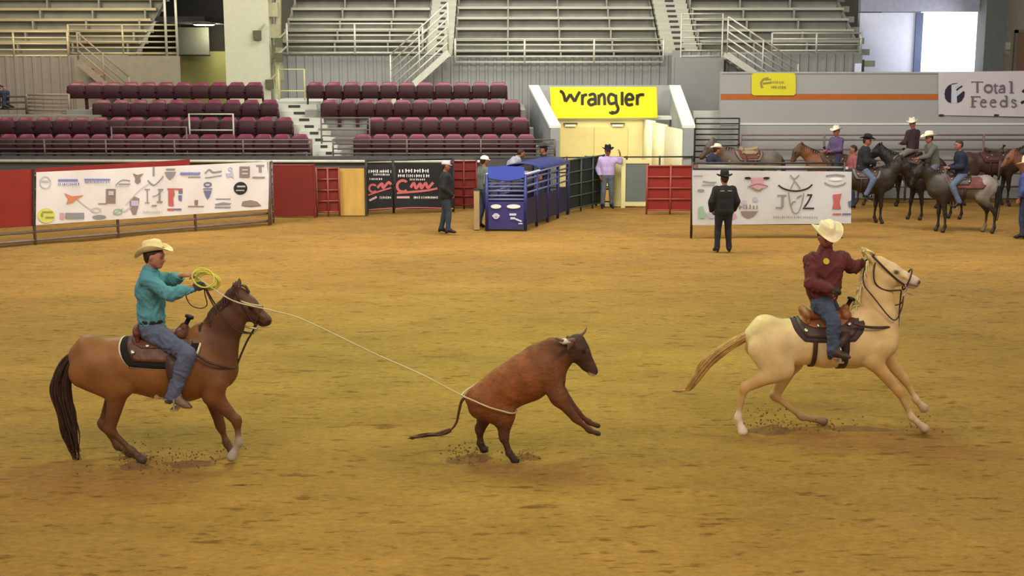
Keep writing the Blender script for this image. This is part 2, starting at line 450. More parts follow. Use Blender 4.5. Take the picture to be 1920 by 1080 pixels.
rail('pale looped handrail inside the left maroon seats', [(wx(358,39.0),39.0,TREAD[2]+.0), (wx(440,39.0),39.0,TREAD[2]+.0)], [.5,.98], .022, PIPE_G, 1.4)
rail('bent steel handrail at the left seats near the stairs', [(wx(212,38.7),38.7,TREAD[3]), (wx(352,38.7),38.7,TREAD[3])], [.62,1.08], .02, PIPE_B, 2.4)
rail('horizontal rail screen left of the top maroon seats', [(wx(58,40.8),40.8,wz(216,40.8)), (wx(136,40.8),40.8,wz(216,40.8))], [.04,.16,.28,.40,.52,.64], .035, mat('dusty tan pipe', (140,124,106), .6), 1.4)
rail('dark rail screen at the far left behind the front seats', [(wx(-40,40.7),40.7,wz(222,40.7)), (wx(56,40.7),40.7,wz(222,40.7))], [.1,.3,.5,.68], .03, mat('dark olive pipe', (74,62,42), .6), 1.6)
# upper platform on the left with the rail screens
mb = MB(); mb.box((-22, 40.0, 0), (wx(190,40.0), 40.55, wz(216,40.0))); mb.box((-22, 40.55, 0), (wx(128,40.6), 44.3, wz(223,40.6))); st(mb.build('trim_3', mat('dusty grey concrete', (150,138,126), .85)))
# fascia below the seats
mb = MB(); mb.box((-22, YF-.12, 0), (wx(1030,YF), YF+.2, zf-.02)); st(mb.build('trim_4', mat('dark grey fascia', (84,80,76), .8, var=.1)))
mb = MB(); mb.tube([(-22,YF-.2,wz(300,YF)),(wx(900,YF),YF-.2,wz(302,YF))], .045, 8); st(mb.build('trim_5', PIPE_G))

# aisle stairs between the seat blocks, descending to the right
def stairs(label, a, b, width, n, m, rail_h=None, rail_side=-1, rm=None, pipes=(.95,), name='stairs', open_=False, width_dir=(0,1,0)):
    """a: top nosing, b: bottom nosing; width measured along width_dir"""
    a, b = Vector(a), Vector(b); wd_ = Vector(width_dir)*width; o = thing(name, label, 'stairs', tuple(b)); d = (b-a)/n
    h = Vector((d.x, d.y, 0))
    for i in range(n):
        p = a+d*i+Vector((0,0,d.z))-b; q = p+h
        mb = MB(); lo = [p, q, q+wd_, p+wd_]; hgt = .05 if open_ else max(.1, (p.z+.05)+b.z*0+.3)
        mb.add([v for v in lo]+[v-Vector((0,0,hgt)) for v in lo], [(0,1,2,3)[::-1],(4,5,6,7),(0,1,5,4),(1,2,6,5),(2,3,7,6),(3,0,4,7)]); mb.build('step', m, o)
    if rail_h is not None:
        for hh in pipes:
            mb = MB(); mb.tube([a-b+Vector((0,0,hh)), Vector((0,0,hh))], .028, 8); mb.build('pipe', rm, o, smooth=True)
        for t in (0, .5, 1):
            q = (a-b)*t; mb = MB(); mb.tube([q, q+Vector((0,0,max(pipes)))], .03, 8); mb.build('post', rm, o, smooth=True)
        for sgn in ((0, 1) if open_ else ()):
            mb = MB(); mb.bar(a-b+wd_*sgn-Vector((0,0,.08)), wd_*sgn-Vector((0,0,.08)), .06, .22); mb.build('stringer', rm, o)
    return o
# concrete aisle: steps run towards the camera and to the right
o = thing('stairs', 'pale concrete aisle stairs between the left and middle maroon seats', 'stairs', (wx(640,38.2), 38.2, 0))
b0 = Vector(o.location)
for i in range(9):
    Y0 = 41.6-.40*i; xa = wx(520+11.5*i, Y0); xb = wx(600+6.0*i, Y0); z = wz(196+12.5*i, Y0-.4)
    mb = MB(); mb.box((xa-b0.x, Y0-.4-b0.y, 0), (xb-b0.x, Y0-b0.y, z)); mb.build('step', CONC_L, o)
    mb = MB(); mb.box((xa+.35*(xb-xa)-b0.x, Y0-.415-b0.y, z-.10), (xa+.62*(xb-xa)-b0.x, Y0-.40-b0.y, z-.02)); mb.build('step_slot', PIPE_D, o)
mb = MB(); mb.box((wx(500,42.2), 42.2, 0), (wx(604,42.2), 46, wz(190,42.2))); st(mb.build('trim_6', CONC_L))
rail('yellow grey handrail at the top of the pale aisle stairs', [(wx(527,43),43,wz(196,43)), (wx(575,43),43,wz(196,43))], [.45,1.15], .022, mat('cream pipe', (186,178,130), .6), 1.0)

# -- aluminium bleachers
def bleacher(label, x0, x1, Y0, z0, n, m, rise=.41, run=.78, skirt=True, aisle=None):
    o = thing('bleacher', label, 'bleacher', (x0, Y0, z0), 0, 'aluminium bleachers')
    for i in range(n):
        y, z = i*run, i*rise; L = x1-x0
        mb = MB(); mb.box((0, y, z-.04), (L, y+.30, z)); mb.box((0, y-.01, z-.06), (L, y, z+.0)); mb.build('foot_plank', m, o)
        mb = MB(); mb.box((0, y+.38, z+.34), (L, y+.66, z+.43)); mb.build('seat_plank', m, o)
        mb = MB(); mb.box((0, y+.72, z-.06), (L, y+.74, z+rise-.06)); mb.build('riser', ALUM_D, o)
        for k in range(int(L/1.9)+1):
            mb = MB(); xx = min(L-.06, k*1.9); mb.box((xx, y+.36, z), (xx+.06, y+.70, z+.38)); mb.build('bracket', ALUM_D, o)
    for k in (0, L):
        mb = MB(); mb.bar((k, 0, -.1), (k, n*run, n*rise-.1), .06, .16); mb.build('stringer', ALUM_D, o)
    return o
YB = 46.3
bleacher('aluminium bleacher rows left of the diagonal stairs, above the middle seats', wx(530,YB), wx(800,YB), YB, wz(98,YB), 9, ALUM)
bleacher('aluminium bleacher rows between the diagonal stairs and the yellow banner', wx(852,YB), wx(1236,YB), YB, wz(116,YB), 9, ALUM)
bleacher('aluminium bleacher rows right of the central aisle, up to the daylight doorway', wx(1310,YB), wx(1606,YB), YB, wz(98,YB), 9, ALUM)
bleacher('warm toned aluminium bleacher rows at the upper left corner', -19, wx(266,44.6), 44.6, wz(100,44.6), 9, ALUM_W, rise=.40)
# aisles
def aisle(label, px0, px1, Y0, py0, n, m, rise=.205, run=.39):
    o = thing('aisle_steps', label, 'steps', (wx(px0,Y0), Y0, wz(py0,Y0)))
    w = wx(px1,Y0)-wx(px0,Y0)
    for i in range(n):
        mb = MB(); mb.box((0, i*run, (i-1)*rise), (w, (i+1)*run+.1, i*rise)); mb.build('step', m, o)
        mb = MB(); mb.box((w*.36, i*run-.02, i*rise-.13), (w*.62, i*run, i*rise-.05)); mb.build('step_slot', PIPE_D, o)
    return o
aisle('grey aisle steps climbing through the bleachers above the diagonal stairs', 802, 850, YB, 92, 18, ALUM)
aisle('grey aisle steps climbing through the bleachers right of the yellow banner', 1240, 1306, YB, 98, 18, ALUM)
hp5 = [.06,.26,.46,.66,.86,1.06]
rail('aluminium guard rail in front of the bleachers left of the diagonal stairs', [(wx(545,45.9),45.9,wz(102,45.9)), (wx(795,45.9),45.9,wz(102,45.9))], hp5, .032, PIPE_G, 2.2)
rail('aluminium guard rail in front of the bleachers above the yellow banner', [(wx(855,45.9),45.9,wz(120,45.9)), (wx(1240,45.9),45.9,wz(120,45.9))], hp5[:5], .032, PIPE_G, 2.2)
rail('aluminium guard rail beside the right diagonal stairs', [(wx(1272,45.84),45.84,2.95), (wx(1348,45.84),45.84,2.95)], [1.44,1.64,1.86,2.08,2.3,2.52,2.72,2.9], .024, PIPE_G, 1.6)
rail('guard rail in front of the far right bleacher rows', [(wx(1440,45.9),45.9,wz(98,45.9)), (wx(1604,45.9),45.9,wz(98,45.9))], hp5[:4], .032, PIPE_G, 1.6)
rail('warm lit guard rail in front of the upper left bleachers', [(wx(-60,44.2),44.2,wz(108,44.2)), (wx(140,44.2),44.2,wz(108,44.2))], hp5[:5], .032, ALUM_W, 2.2)
rail('aluminium rail screen between the upper left bleachers and the dark recess', [(wx(142,44.4),44.4,wz(100,44.4)), (wx(342,44.4),44.4,wz(100,44.4))], [0,.19,.38,.57,.76,.95], .03, ALUM_W, 1.9)
rail('tall steel hand rail beside the dark recess', [(wx(322,44.3),44.3,4.4), (wx(342,44.3),44.3,4.4)], [2.4], .04, PIPE_G, .38, post_r=.045)
# diagonal stairs with pipe railings
stairs('aluminium stairs with slanted pipe railing descending left behind the middle seats', (wx(842,45.0),45.0,wz(95,45.0)), (wx(735,45.0),45.0,TREAD[0]+.1), .9, 9, ALUM, 1, -1, PIPE_G, (.0,.27,.54,.81,1.08,1.35,1.62), open_=True)
stairs('aluminium stairs with slanted pipe railing descending right above the orange stripe wall', (wx(1358,45.0),45.0,wz(99,45.0)), (wx(1490,45.0),45.0,wz(186,45.0)), .9, 9, ALUM, 1, -1, PIPE_G, (.0,.24,.48,.72,.96,1.22), open_=True)
stairs('dim metal stairs descending right below the upper left bleachers', (wx(158,43.3),43.3,wz(112,43.3)), (wx(250,43.3),43.3,TREAD[0]+.1), .7, 6, ALUM_W, 1, -1, mat('dusty tan pipe'), (.0,.3,.6,.9), open_=True)
# sheet behind the left stairs
mb = MB(); mb.box((wx(150,44.1), 44.1, 0), (wx(345,44.1), 44.18, 4.38)); st(mb.build('wall_stair_side', mat('warm grey plaster', (134,126,108), .8)))

# -- tunnel under the yellow banner
A0 = (wx(1032,38.1), 38.1); A1 = (wx(993,44.0), 44.0); B0 = (wx(1297,38.1), 38.1); B1 = (wx(1268,44.0), 44.0)
def slope_wall(nm, a, b, za, zb, th, m, cap):
    d = Vector((b[0]-a[0], b[1]-a[1], 0)).normalized(); n = Vector((d.y, -d.x, 0))*th
    mb = MB(); p = [Vector((a[0],a[1],0)), Vector((b[0],b[1],0))]
    vs = [p[0], p[1], p[1]+n, p[0]+n]; vt = [Vector((v.x,v.y,z)) for v, z in zip(vs, (za,zb,zb,za))]
    mb.add(vs+vt, [(0,3,2,1),(4,5,6,7),(0,1,5,4),(1,2,6,5),(2,3,7,6),(3,0,4,7)]); st(mb.build(nm, m))
    mb = MB(); e = n.normalized()*.04; vs = [vt[0]-e, vt[1]-e, vt[2]+e, vt[3]+e]; up_ = [v+Vector((0,0,.08)) for v in vs]
    mb.add(vs+up_, [(0,3,2,1),(4,5,6,7),(0,1,5,4),(1,2,6,5),(2,3,7,6),(3,0,4,7)]); st(mb.build(nm+'_cap', cap))
zA, zB = wz(240,38.1), wz(164,44.0)
slope_wall('wall_tunnel_left', A0, A1, zA, zB, .26, STEELW, WHITE)
slope_wall('wall_tunnel_right', (B0[0]-.26, B0[1]), (B1[0]-.26, B1[1]), zA, zB, .30, STEELW, WHITE)
YD = 43.2; zL = wz(224, YD)
mb = MB(); mb.box((wx(1040,YD), YD, 0), (wx(1205,YD), YD+.2, zL)); st(mb.build('wall_tunnel_end', CREAM))
mb = MB(); mb.box((wx(1034,YD-.1), YD-.14, zL), (wx(1262,YD-.1), YD+.7, zL+.10)); st(mb.build('trim_7', WHITE))
mb = MB(); p = [(wx(1204,YD), YD), (wx(1222,42.2), 42.2), (wx(1245,40.6), 40.6), (wx(1283,38.2), 38.2)]
for i in range(3):
    (xa,ya),(xb,yb) = p[i], p[i+1]; mb.add([(xa,ya,0),(xb,yb,0),(xb,yb,zL-.05*i),(xa,ya,zL-.05*i)], [(0,1,2,3)])
o = mb.build('wall_tunnel_inner', mat('pale cream wall', (232,226,186), .5, var=.03), smooth=True); md = o.modifiers.new('t', 'SOLIDIFY'); md.thickness = .12; st(o)
mb = MB(); mb.box((wx(1010,44.5), 44.5, 0), (wx(1268,44.5), 44.7, wz(160,44.5))); st(mb.build('wall_tunnel_back', STEELT))
for (xa, xb) in ((1050, 1112), (1114, 1176)):
    mb = MB(); mb.box((wx(xa,YD), YD-.05, 0), (wx(xb,YD), YD, wz(238,YD))); st(mb.build('door_%d' % (1 if xa < 1100 else 2), mat('warm cream door', (220,204,136), .55, var=.03)))
for px in (1069, 1157):
    o = thing('wall_lamp', 'small white fixture above the cream double door, %s one' % ('left' if px < 1100 else 'right'), 'light fixture', (wx(px,YD-.1), YD-.08, wz(237,YD)))
    mb = MB(); mb.box((-.18,-.08,0), (.18,.0,.07)); mb.build('housing', WHITE, o)
    mb = MB(); mb.box((-.24,-.05,.08), (.24,0,.12)); mb.build('bracket', PIPE_D, o)
area_light('tunnel_lamp', (wx(1130,41), 41.0, 3.0), 1.5, 36, (1,.93,.66), (wx(1130,43), 43.2, 1.0))

# -- grey panel wall with orange stripe on the right
YP = 39.9; z1 = wz(138, YP)
mb = MB(); mb.box((wx(1348,YP), YP, 0), (20, YP+.25, z1)); st(mb.build('wall_right', STEELT))
mb = MB(); mb.box((wx(1348,YP), YP-.012, wz(187,YP)), (20, YP, wz(176,YP))); st(mb.build('trim_8', ORANGE))
mb = MB(); mb.box((wx(1348,YP), YP-.03, wz(234,YP)), (20, YP, wz(231,YP))); st(mb.build('trim_9', WHITE))
mb = MB(); mb.box((wx(1348,YP), YP-.04, z1), (20, YP+.3, z1+.05)); st(mb.build('trim_10', mat('pale wall coping', (172,170,166), .6)))
rail('dark pipe fence along the foot of the grey wall', [(wx(1388,39.2),39.2,0), (wx(1700,39.2),39.2,0), (19,39.2,0)], [wz(p,39.2) for p in (253,262,280,300,325,350)], .03, PIPE_B, 2.4, name='pipe_fence', cat='fence')
# rail ladder / steps beside the tunnel
rail('pale rail screen between the cream tunnel and the grey wall', [(wx(1302,39.5),39.5,0), (wx(1384,39.5),39.5,0)], [wz(p,39.5) for p in (222,232,242,252,262,273,284,295)], .022, PIPE_D, 1.35, name='rail_screen')
mb = MB(); mb.box((wx(1298,40.4), 40.4, 0), (wx(1350,40.4), 40.6, wz(208,40.4))); st(mb.build('wall_corner_low', CONC_L))

mb = MB(); ribbed(mb, wx(1345,46.1), wx(1608,46.1), 46.1, 3.3, wz(98,46.1)-.05); st(mb.build('wall_back_right', CORR))
# -- upper concourse on the right
YU = 50.0
mb = MB()
mb.box((wx(1600,YU), YU, 3.6), (wx(1716,YU), YU+.3, wz(24,YU))); st(mb.build('wall_upper', mat('violet grey block wall with daylight tint', (216,218,232), .8, var=.05)))  # wall colour raised to carry the daylight cast from the doorway
mb = MB(); mb.box((wx(1600,YU), YU-.05, wz(22,YU)), (wx(1822,YU), YU+.3, 9)); st(mb.build('wall_upper_header', mat('violet grey header', (158,158,172), .7)))
mb = MB(); mb.box((wx(1818,YU), YU-.8, 3.6), (wx(1856,YU), YU+.2, 9)); st(mb.build('wall_upper_column', mat('grey column', (96,98,94), .8)))
mb = MB(); mb.box((wx(1856,YU), YU, 3.6), (21, YU+.3, 9)); st(mb.build('wall_upper_right', mat('khaki wall', (150,142,120), .8)))
mb = MB(); mb.box((wx(1530,YP+.3), YP+.25, 3.5), (21, YU, 3.72)); st(mb.build('floor_upper', CONC))
mb = MB(); mb.box((wx(1702,YU), YU-.12, 3.6), (wx(1715,YU), YU, wz(24,YU))); st(mb.build('trim_11', mat('blue grey door post', (88,98,128), .6)))
mb = MB(); mb.box((wx(1714,YU), YU+.1, 3.72), (wx(1819,YU), YU+.14, wz(22,YU))); st(mb.build('window_1', mat('daylight in the doorway', (250,250,255), .5, var=0, emit=(246,246,255,1.6))))
area_light('daylight', (wx(1766,YU), YU-1.6, 5.0), 1.8, 75, (.86,.90,1), (wx(1660,50), 49.9, 4.2))
mb = MB(); mb.box((wx(1892,YU), YU-.06, 3.72), (wx(1960,YU), YU, wz(62,YU))); st(mb.build('door_3', mat('brown door', (128,92,72), .6)))
mb = MB(); mb.box((wx(1886,YU), YU-.08, 3.72), (wx(1892,YU), YU, wz(56,YU))); mb.box((wx(1886,YU), YU-.08, wz(62,YU)), (wx(1960,YU), YU, wz(56,YU))); st(mb.build('trim_12', mat('door frame paint', (120,112,94), .7)))
o = thing('wall_sign', 'small pale plate on the khaki wall left of the brown door', 'sign', (wx(1873,YU), YU-.03, wz(100,YU)))
mb = MB(); mb.box((-.14,0,0.14),(.14,.03,.42)); mb.build('plate', mat('pale plate', (196,190,168), .6), o); mb = MB(); mb.box((-.12,0,-.05),(.12,.03,.10)); mb.build('lower_plate', mat('tan plate', (170,156,110), .6), o)
# stepped end of the bleachers
o = thing('bleacher_end_panel', 'dark stepped end panel closing the right bleachers beside the daylight doorway', 'panel', (wx(1606,YB), YB, 3.72))
mb = MB(); n = 9; prof = [(0,0)]
for i in range(n): prof += [(i*.78, .55+i*.41), (i*.78+.72, .55+i*.41)]
prof += [(n*.78, 0)]
vs = [(0,y,z) for y, z in prof]+[(.12,y,z) for y, z in prof]; k = len(prof)
mb.add(vs, [tuple(range(k)), tuple(range(2*k-1, k-1, -1))]+[(i, (i+1) % k, k+(i+1) % k, k+i) for i in range(k)]); mb.build('panel', mat('dark grey end panel', (84,84,76), .7), o)
for i in range(n):
    mb = MB(); mb.box((.12, i*.78, .30+i*.41), (.5, i*.78+.4, .52+i*.41)); mb.build('step', ALUM_D, o)
o = thing('light_box', 'small white glowing box at the foot of the stepped bleacher end', 'box', (wx(1601,45.2), 45.2, 3.72))
mb = MB(); mb.box((-.10,-.05,0),(.10,.1,.42)); mb.build('housing', mat('white lit plastic', (220,222,240), .5), o)

# brackets on the pale column
o = thing('raker_beam', 'notched pale steel raker carrying the left end of the middle bleachers', 'beam', (wx(528,45.6), 45.0, wz(178,45.6)))
mb = MB()
for i in range(10):
    mb.box((-.42+.0*i, -.1+i*.1, 4.0-.36*i-.6), (.12, i*.1+.1, 4.0-.36*i-.12)) if i % 2 == 0 else None
mb.bar((.05,0,-.2),(.05,.9,4.2),.16,.2); mb.build('beam', mat('yellow grey steel', (160,156,120), .7), o)
for i, (px, py) in enumerate(((482,66),(523,108),(522,80),(505,158))):
    q = P(px, py, 44.9); o = thing('wall_bracket', 'dark steel bracket on the pale column, %s' % ['upper left one beside the recess', 'lower one near the bleacher end', 'upper one near the bleacher end', 'lowest one beside the stairs'][i], 'bracket', tuple(q))
    mb = MB(); mb.box((-.13,-.05,-.16),(.13,.1,.16)); mb.build('plate', mat('olive dark steel', (84,80,58), .6), o)
    mb = MB(); mb.bar((0,0,.12),(.28,0,.38),.05,.05); mb.build('arm', mat('yellow grey steel'), o)
# ================================================================== horses
M_COAT = mat('short animal coat', attr=True, rough=.48, var=.13, vscale=4.5, bump=.012, bscale=7, spec=.28)
def shade(c, k): return tuple(x*k for x in c)

def horse_prims(J, c, R=None):
    """J: joint name -> (x, z) in metres, x towards the head; y: 0 is the middle plane. c: coat colours"""
    R = R or {}
    r = lambda n, d: R.get(n, d)
    p3 = lambda n, y=0.0: (J[n][0], y+J.get('yaw_'+n, 0.0), J[n][1])
    B, NK, LG, HF, MZ = c['body'], c['neck'], c['leg'], c['hoof'], c['muzzle']
    S = (1, .86, 1)
    pr = []
    A = pr.append
    A(cone(p3('hip'), p3('loin'), r('hip', .285), r('loin', .265), .06, S, B))
    MD = c.get('mid', B)
    A(cone(p3('loin'), p3('barrel'), r('loin', .265), r('barrel', .30), .08, S, MD))
    A(cone(p3('barrel'), p3('girth'), r('barrel', .30), r('girth', .315), .08, S, MD))
    A(cone(p3('girth'), p3('chest'), r('girth', .315), r('chest', .23), .10, (1,.84,1), c.get('shoulder', B)))
    A(cone(p3('croup'), p3('dock'), .14, .09, .12, (1,1.0,1), B))
    A(cone(p3('chest'), p3('neckbase'), r('chest', .21), r('neckbase', .215), .10, (1,.72,1), NK))
    A(cone(p3('withers'), p3('neckbase'), .13, .16, .12, (1,.6,1), B))
    A(cone(p3('neckbase'), p3('neck'), r('neckbase', .215), r('neck', .175), .08, (1,.52,1), NK))
    A(cone(p3('neck'), p3('poll'), r('neck', .175), r('poll', .125), .06, (1,.55,1), NK))
    # head
    hx = Vector((J['muzzle'][0]-J['cheek'][0], 0, J['muzzle'][1]-J['cheek'][1])); hl = hx.length; hx.normalize()
    up = Vector((-hx.z, 0, hx.x))
    if up.z < 0: up = -up
    if J.get('_up'): up = Vector((J['_up'][0], 0, J['_up'][1])).normalized()
    ck = Vector(p3('cheek')); mz = Vector(p3('muzzle'))
    HD = c.get('head', NK)
    A(cone(p3('poll'), ck, r('poll', .125)*.95, r('cheek', .14), .05, (1,.62,1), HD))
    A(cone(ck+up*.045, mz+up*.012-hx*.05, .095, .06, .04, (1,.74,1), c.get('blaze', HD)))
    A(cone(ck-up*.02, ck+hx*hl*.4-up*.02, r('cheek', .14)*.88, .085, .04, (1,.62,1), HD))
    A(cone(mz-hx*.10-up*.012, mz, .07, .062, .03, (1,.9,1), MZ))
    A(cone(mz-hx*.09-up*.052, mz-hx*.015-up*.052, .034, .034, .02, (1,1.1,1), MZ))
    for y in (-1, 1):
        yo = ck.y
        e = ck+up*.068+hx*.05+Vector((0, y*.068, 0))
        A(cone(e, e+hx*.03, .033, .028, .02, (1,1,1), HD))
        A(cone(e+Vector((0, y*.019, 0))-up*.008, e+hx*.018+Vector((0, y*.019, 0))-up*.008, .017, .017, .004, (1,1,1), (.008,.006,.005)))
        n = mz+up*.018+hx*.030+Vector((0, y*.044, 0))
        A(cone(n, n-up*.016-hx*.010, .012, .009, .004, (1,1,1), (.02,.012,.01)))
        A(cone(mz-up*.040-hx*.075+Vector((0, y*.052, 0)), mz-up*.034+hx*.02+Vector((0, y*.040, 0)), .007, .006, .002, (1,1,1), shade(MZ, .25)))
        A(cone(ck-up*.035-hx*.02+Vector((0, y*.040, 0)), ck-up*.03+hx*.06+Vector((0, y*.036, 0)), .058, .045, .02, (1,1,1), HD))
        # cheek bone ridge
        A(cone(e+hx*.04-up*.02, e+hx*.17-up*.045, .022, .012, .03, (1,1,1), HD))
        ear = Vector(p3('poll'))+Vector((0, y*.052, 0))
        et = Vector((J['ear'][0], 0, J['ear'][1]))-Vector((J['poll'][0], 0, J['poll'][1]))
        ed = et.normalized(); pv = Vector((0, y*.035, 0))
        A(cone(ear+ed*(r('poll', .125)*.6), ear+ed*(et.length*.72)+pv, .036, .034, .02, (.7,1,1), HD))
        A(cone(ear+ed*(et.length*.7)+pv, ear+ed*et.length+pv*.9, .032, .006, .01, (.6,1,1), shade(HD, .8)))
    # shoulders and upper legs, sides n(ear) = -y, f(ar) = +y
    sp = r('spread', .145)
    for s, y in (('n', -1), ('f', 1)):
        ys = y*sp
        A(cone((J['withers'][0]-.02, y*.08, J['withers'][1]-.12), (J['elbow_'+s][0]+.03, y*.17, J['elbow_'+s][1]+.13), .13, .125, .045, (1,.66,1), c.get('shoulder', B)))
        A(cone((J['chest'][0]+.05, y*.11, J['chest'][1]-.05), (J['elbow_'+s][0], y*.145, J['elbow_'+s][1]), .12, .11, .04, (1,.8,1), c.get('shoulder', B)))
        A(cone((J['elbow_'+s][0], ys, J['elbow_'+s][1]), (J['knee_'+s][0], ys*.95, J['knee_'+s][1]), .098, .050, .06, (1,.82,1), LG))
        A(cone((J['hip'][0]+.02, y*.14, J['hip'][1]), (J['stifle_'+s][0], y*.17, J['stifle_'+s][1]), .20, .135, .045, (1,.66,1), B))
        A(cone((J['hip'][0]-.12, y*.12, J['hip'][1]-.06), (J['stifle_'+s][0]-.10, y*.15, J['stifle_'+s][1]-.06), .17, .11, .04, (1,.68,1), B))
        A(cone((J['stifle_'+s][0]-.03, y*.155, J['stifle_'+s][1]-.02), (J['hock_'+s][0], ys, J['hock_'+s][1]), .118, .052, .045, (1,.74,1), LG))
        hk = Vector((J['hock_'+s][0], ys, J['hock_'+s][1])); gk = Vector((J['stifle_'+s][0], ys, J['stifle_'+s][1])); ft = Vector((J['hfet_'+s][0], ys, J['hfet_'+s][1]))
        back = -((gk-hk).normalized()+(ft-hk).normalized()); back = back.normalized() if back.length > .1 else Vector((-1, 0, 0))
        A(cone(hk, hk+back*.045+(gk-hk).normalized()*.035, .044, .026, .03, (1,.8,1), LG))
        A(cone(hk+back*.05+(gk-hk).normalized()*.03, (gk+hk)/2+back*.05, .016, .022, .03, (1,.8,1), LG))
        for k0, k1, k2, kn in (('knee_', 'ffet_', 'fhoof_', .052), ('hock_', 'hfet_', 'hhoof_', .05)):
            a = Vector((J[k0+s][0], ys*.95, J[k0+s][1])); b = Vector((J[k1+s][0], ys*.93, J[k1+s][1])); h = Vector((J[k2+s][0], ys*.93, J[k2+s][1]))
            lw = c.get('sock_'+k0[0]+s, c.get('lower', LG))
            d = (b-a).normalized()
            A(cone(a-d*.02, a+d*.035, kn, .043, .03, (1,.9,1), LG))
            A(cone(a+d*.02, b, .037, .031, .03, (1,.85,1), LG if lw is LG else shade(LG, .9)))
            A(cone(b-d*.02, b+d*.01, .042, .043, .025, (1,.95,1), lw))
            pd = (h-b).normalized()
            A(cone(b, h-pd*.03, .037, .039, .02, (1,.9,1), lw))
            A(cone(h-pd*.035, h+pd*.02, .043, .055, .008, (1.05,1,1), c.get('hoof_'+k0[0]+s, HF)))
    return pr

def px_joints(pts, Y0, ox):
    """pixel dictionary -> local (x, z) in the plane Y0; the origin is (ox, Y0, 0)"""
    J = {}
    for k, v in pts.items():
        w = P(v[0], v[1], Y0); J[k] = (w.x-ox, w.z)
    return J

def strands(name, paths, m, parent, r0=.02, r1=.004, seg=5):
    mb = MB()
    for pth, ra in paths:
        pts = smooth_path(pth, 5); n = len(pts)
        mb.tube(pts, [max(.002, (ra*(1-.8*(i/(n-1))**1.5))*(0.55+.45*min(1, i/3))) for i in range(n)], seg)
    return mb.build(name, m, parent, smooth=True)
def hair_bundle(spine, widths, n, r, jit=.02, seed=1, ysc=.6):
    """n strands following a spine with a width profile"""
    rd = random.Random(seed); out = []
    for i in range(n):
        a = rd.random()*2*PI; q = math.sqrt(rd.random()); pts = []; cut = rd.uniform(.75, 1.0)
        m = max(3, int(round(len(spine)*cut)))
        for j, (p, w) in enumerate(zip(spine[:m], widths[:m])):
            pts.append(Vector(p)+Vector((math.cos(a)*q*w+rd.uniform(-jit, jit)*j/len(spine), math.sin(a)*q*w*ysc+rd.uniform(-jit, jit)*.5*j/len(spine), rd.uniform(-jit, jit)*.5)))
        out.append((pts, r*rd.uniform(.7, 1.2)))
    return out

# ================================================================== people
M_SKIN = mat('skin', attr=True, rough=.55, var=.04, vscale=20, spec=.35)
def vv(x): return Vector(x)
def frame(fwd, up):
    f = vv(fwd).normalized(); u = vv(up); l = u.cross(f).normalized(); u = f.cross(l).normalized()
    return f, l, u     # forward, left, up
HANDS = {}
def hand_arrays(curl):
    """right-ish hand, x to the fingertips, +y the thumb side, +z the back of the hand; wrist at 0"""
    if curl in HANDS: return HANDS[curl]
    pr = [cone((0,0,0), (.03,0,0), .024, .027, .01, (1,1.05,.75)),
          cone((.03,-.022,0), (.088,-.030,0), .019, .015, .012, (1,1,.8)), cone((.03,.0,0), (.094,.0,0), .020, .016, .012, (1,1,.8)),
          cone((.03,.018,0), (.092,.026,0), .020, .016, .012, (1,1,.8))]
    for i, (y, L, x0) in enumerate(((.031,.070,.092), (.011,.079,.097), (-.010,.073,.094), (-.030,.057,.086))):
        p = Vector((x0, y, 0)); ang = 0.0; rr = .0098-.0006*(i == 3)
        for j, fr in enumerate((.46, .30, .24)):
            ang -= curl*(.8+.35*j+.06*i); q = p+Vector((math.cos(ang)*L*fr, (y*.10)*fr, math.sin(ang)*L*fr))
            pr.append(cone(p, q, rr, rr*.93, .002)); p = q; rr *= .93
    t0 = Vector((.022, .020, -.006)); t1 = Vector((.052, .050, -.016)); t2 = Vector((.083, .058-.028*curl, -.020-.016*curl)); t3 = Vector((.105, .052-.045*curl, -.024-.026*curl))
    pr += [cone(t0, t1, .018, .0125, .012), cone(t1, t2, .0122, .0110, .003), cone(t2, t3, .0108, .0085, .002)]
    V, Q = sdf_arrays(pr, .005); V = smooth_arrays(V, Q, 1, .3)
    HANDS[curl] = (V, Q); return HANDS[curl]

def head_prims(hc, f, l, u, skin, c_hair, beard=None):
    q = lambda x, y, z: hc+f*x+l*y+u*z
    lip = (skin[0]*.75, skin[1]*.5, skin[2]*.5)
    pr = [cone(q(-.015,0,.03), q(.012,0,.03), .088, .084, .03, c=skin),
          cone(q(.03,-.012,-.02), q(.03,.012,-.02), .063, .063, .03, c=skin),
          cone(q(.05,0,-.05), q(.058,0,-.078), .042, .030, .03, c=beard or skin),
          cone(q(.01,-.045,-.045), q(.05,-.018,-.078), .028, .024, .03, c=beard or skin), cone(q(.01,.045,-.045), q(.05,.018,-.078), .028, .024, .03, c=beard or skin),
          cone(q(.088,0,.012), q(.109,0,-.022), .009, .014, .012, c=skin),
          cone(q(.086,-.014,-.052), q(.086,.014,-.052), .009, .009, .006, c=lip),
          cone(q(.075,-.045,.034), q(.075,.045,.034), .014, .014, .015, c=skin)]
    for s in (-1, 1):
        pr.append(cone(q(.079, s*.032, .012), q(.080, s*.030, .012), .0125, .0125, .003, c=(.05,.035,.03)))
        pr.append(cone(q(.0, s*.083, .012), q(-.008, s*.086, -.012), .019, .013, .006, s=(1,1,1), c=skin))
        pr.append(cone(q(.089, s*.022, .030), q(.082, s*.046, .030), .006, .005, .003, c=shade(c_hair, .8)))
    return pr

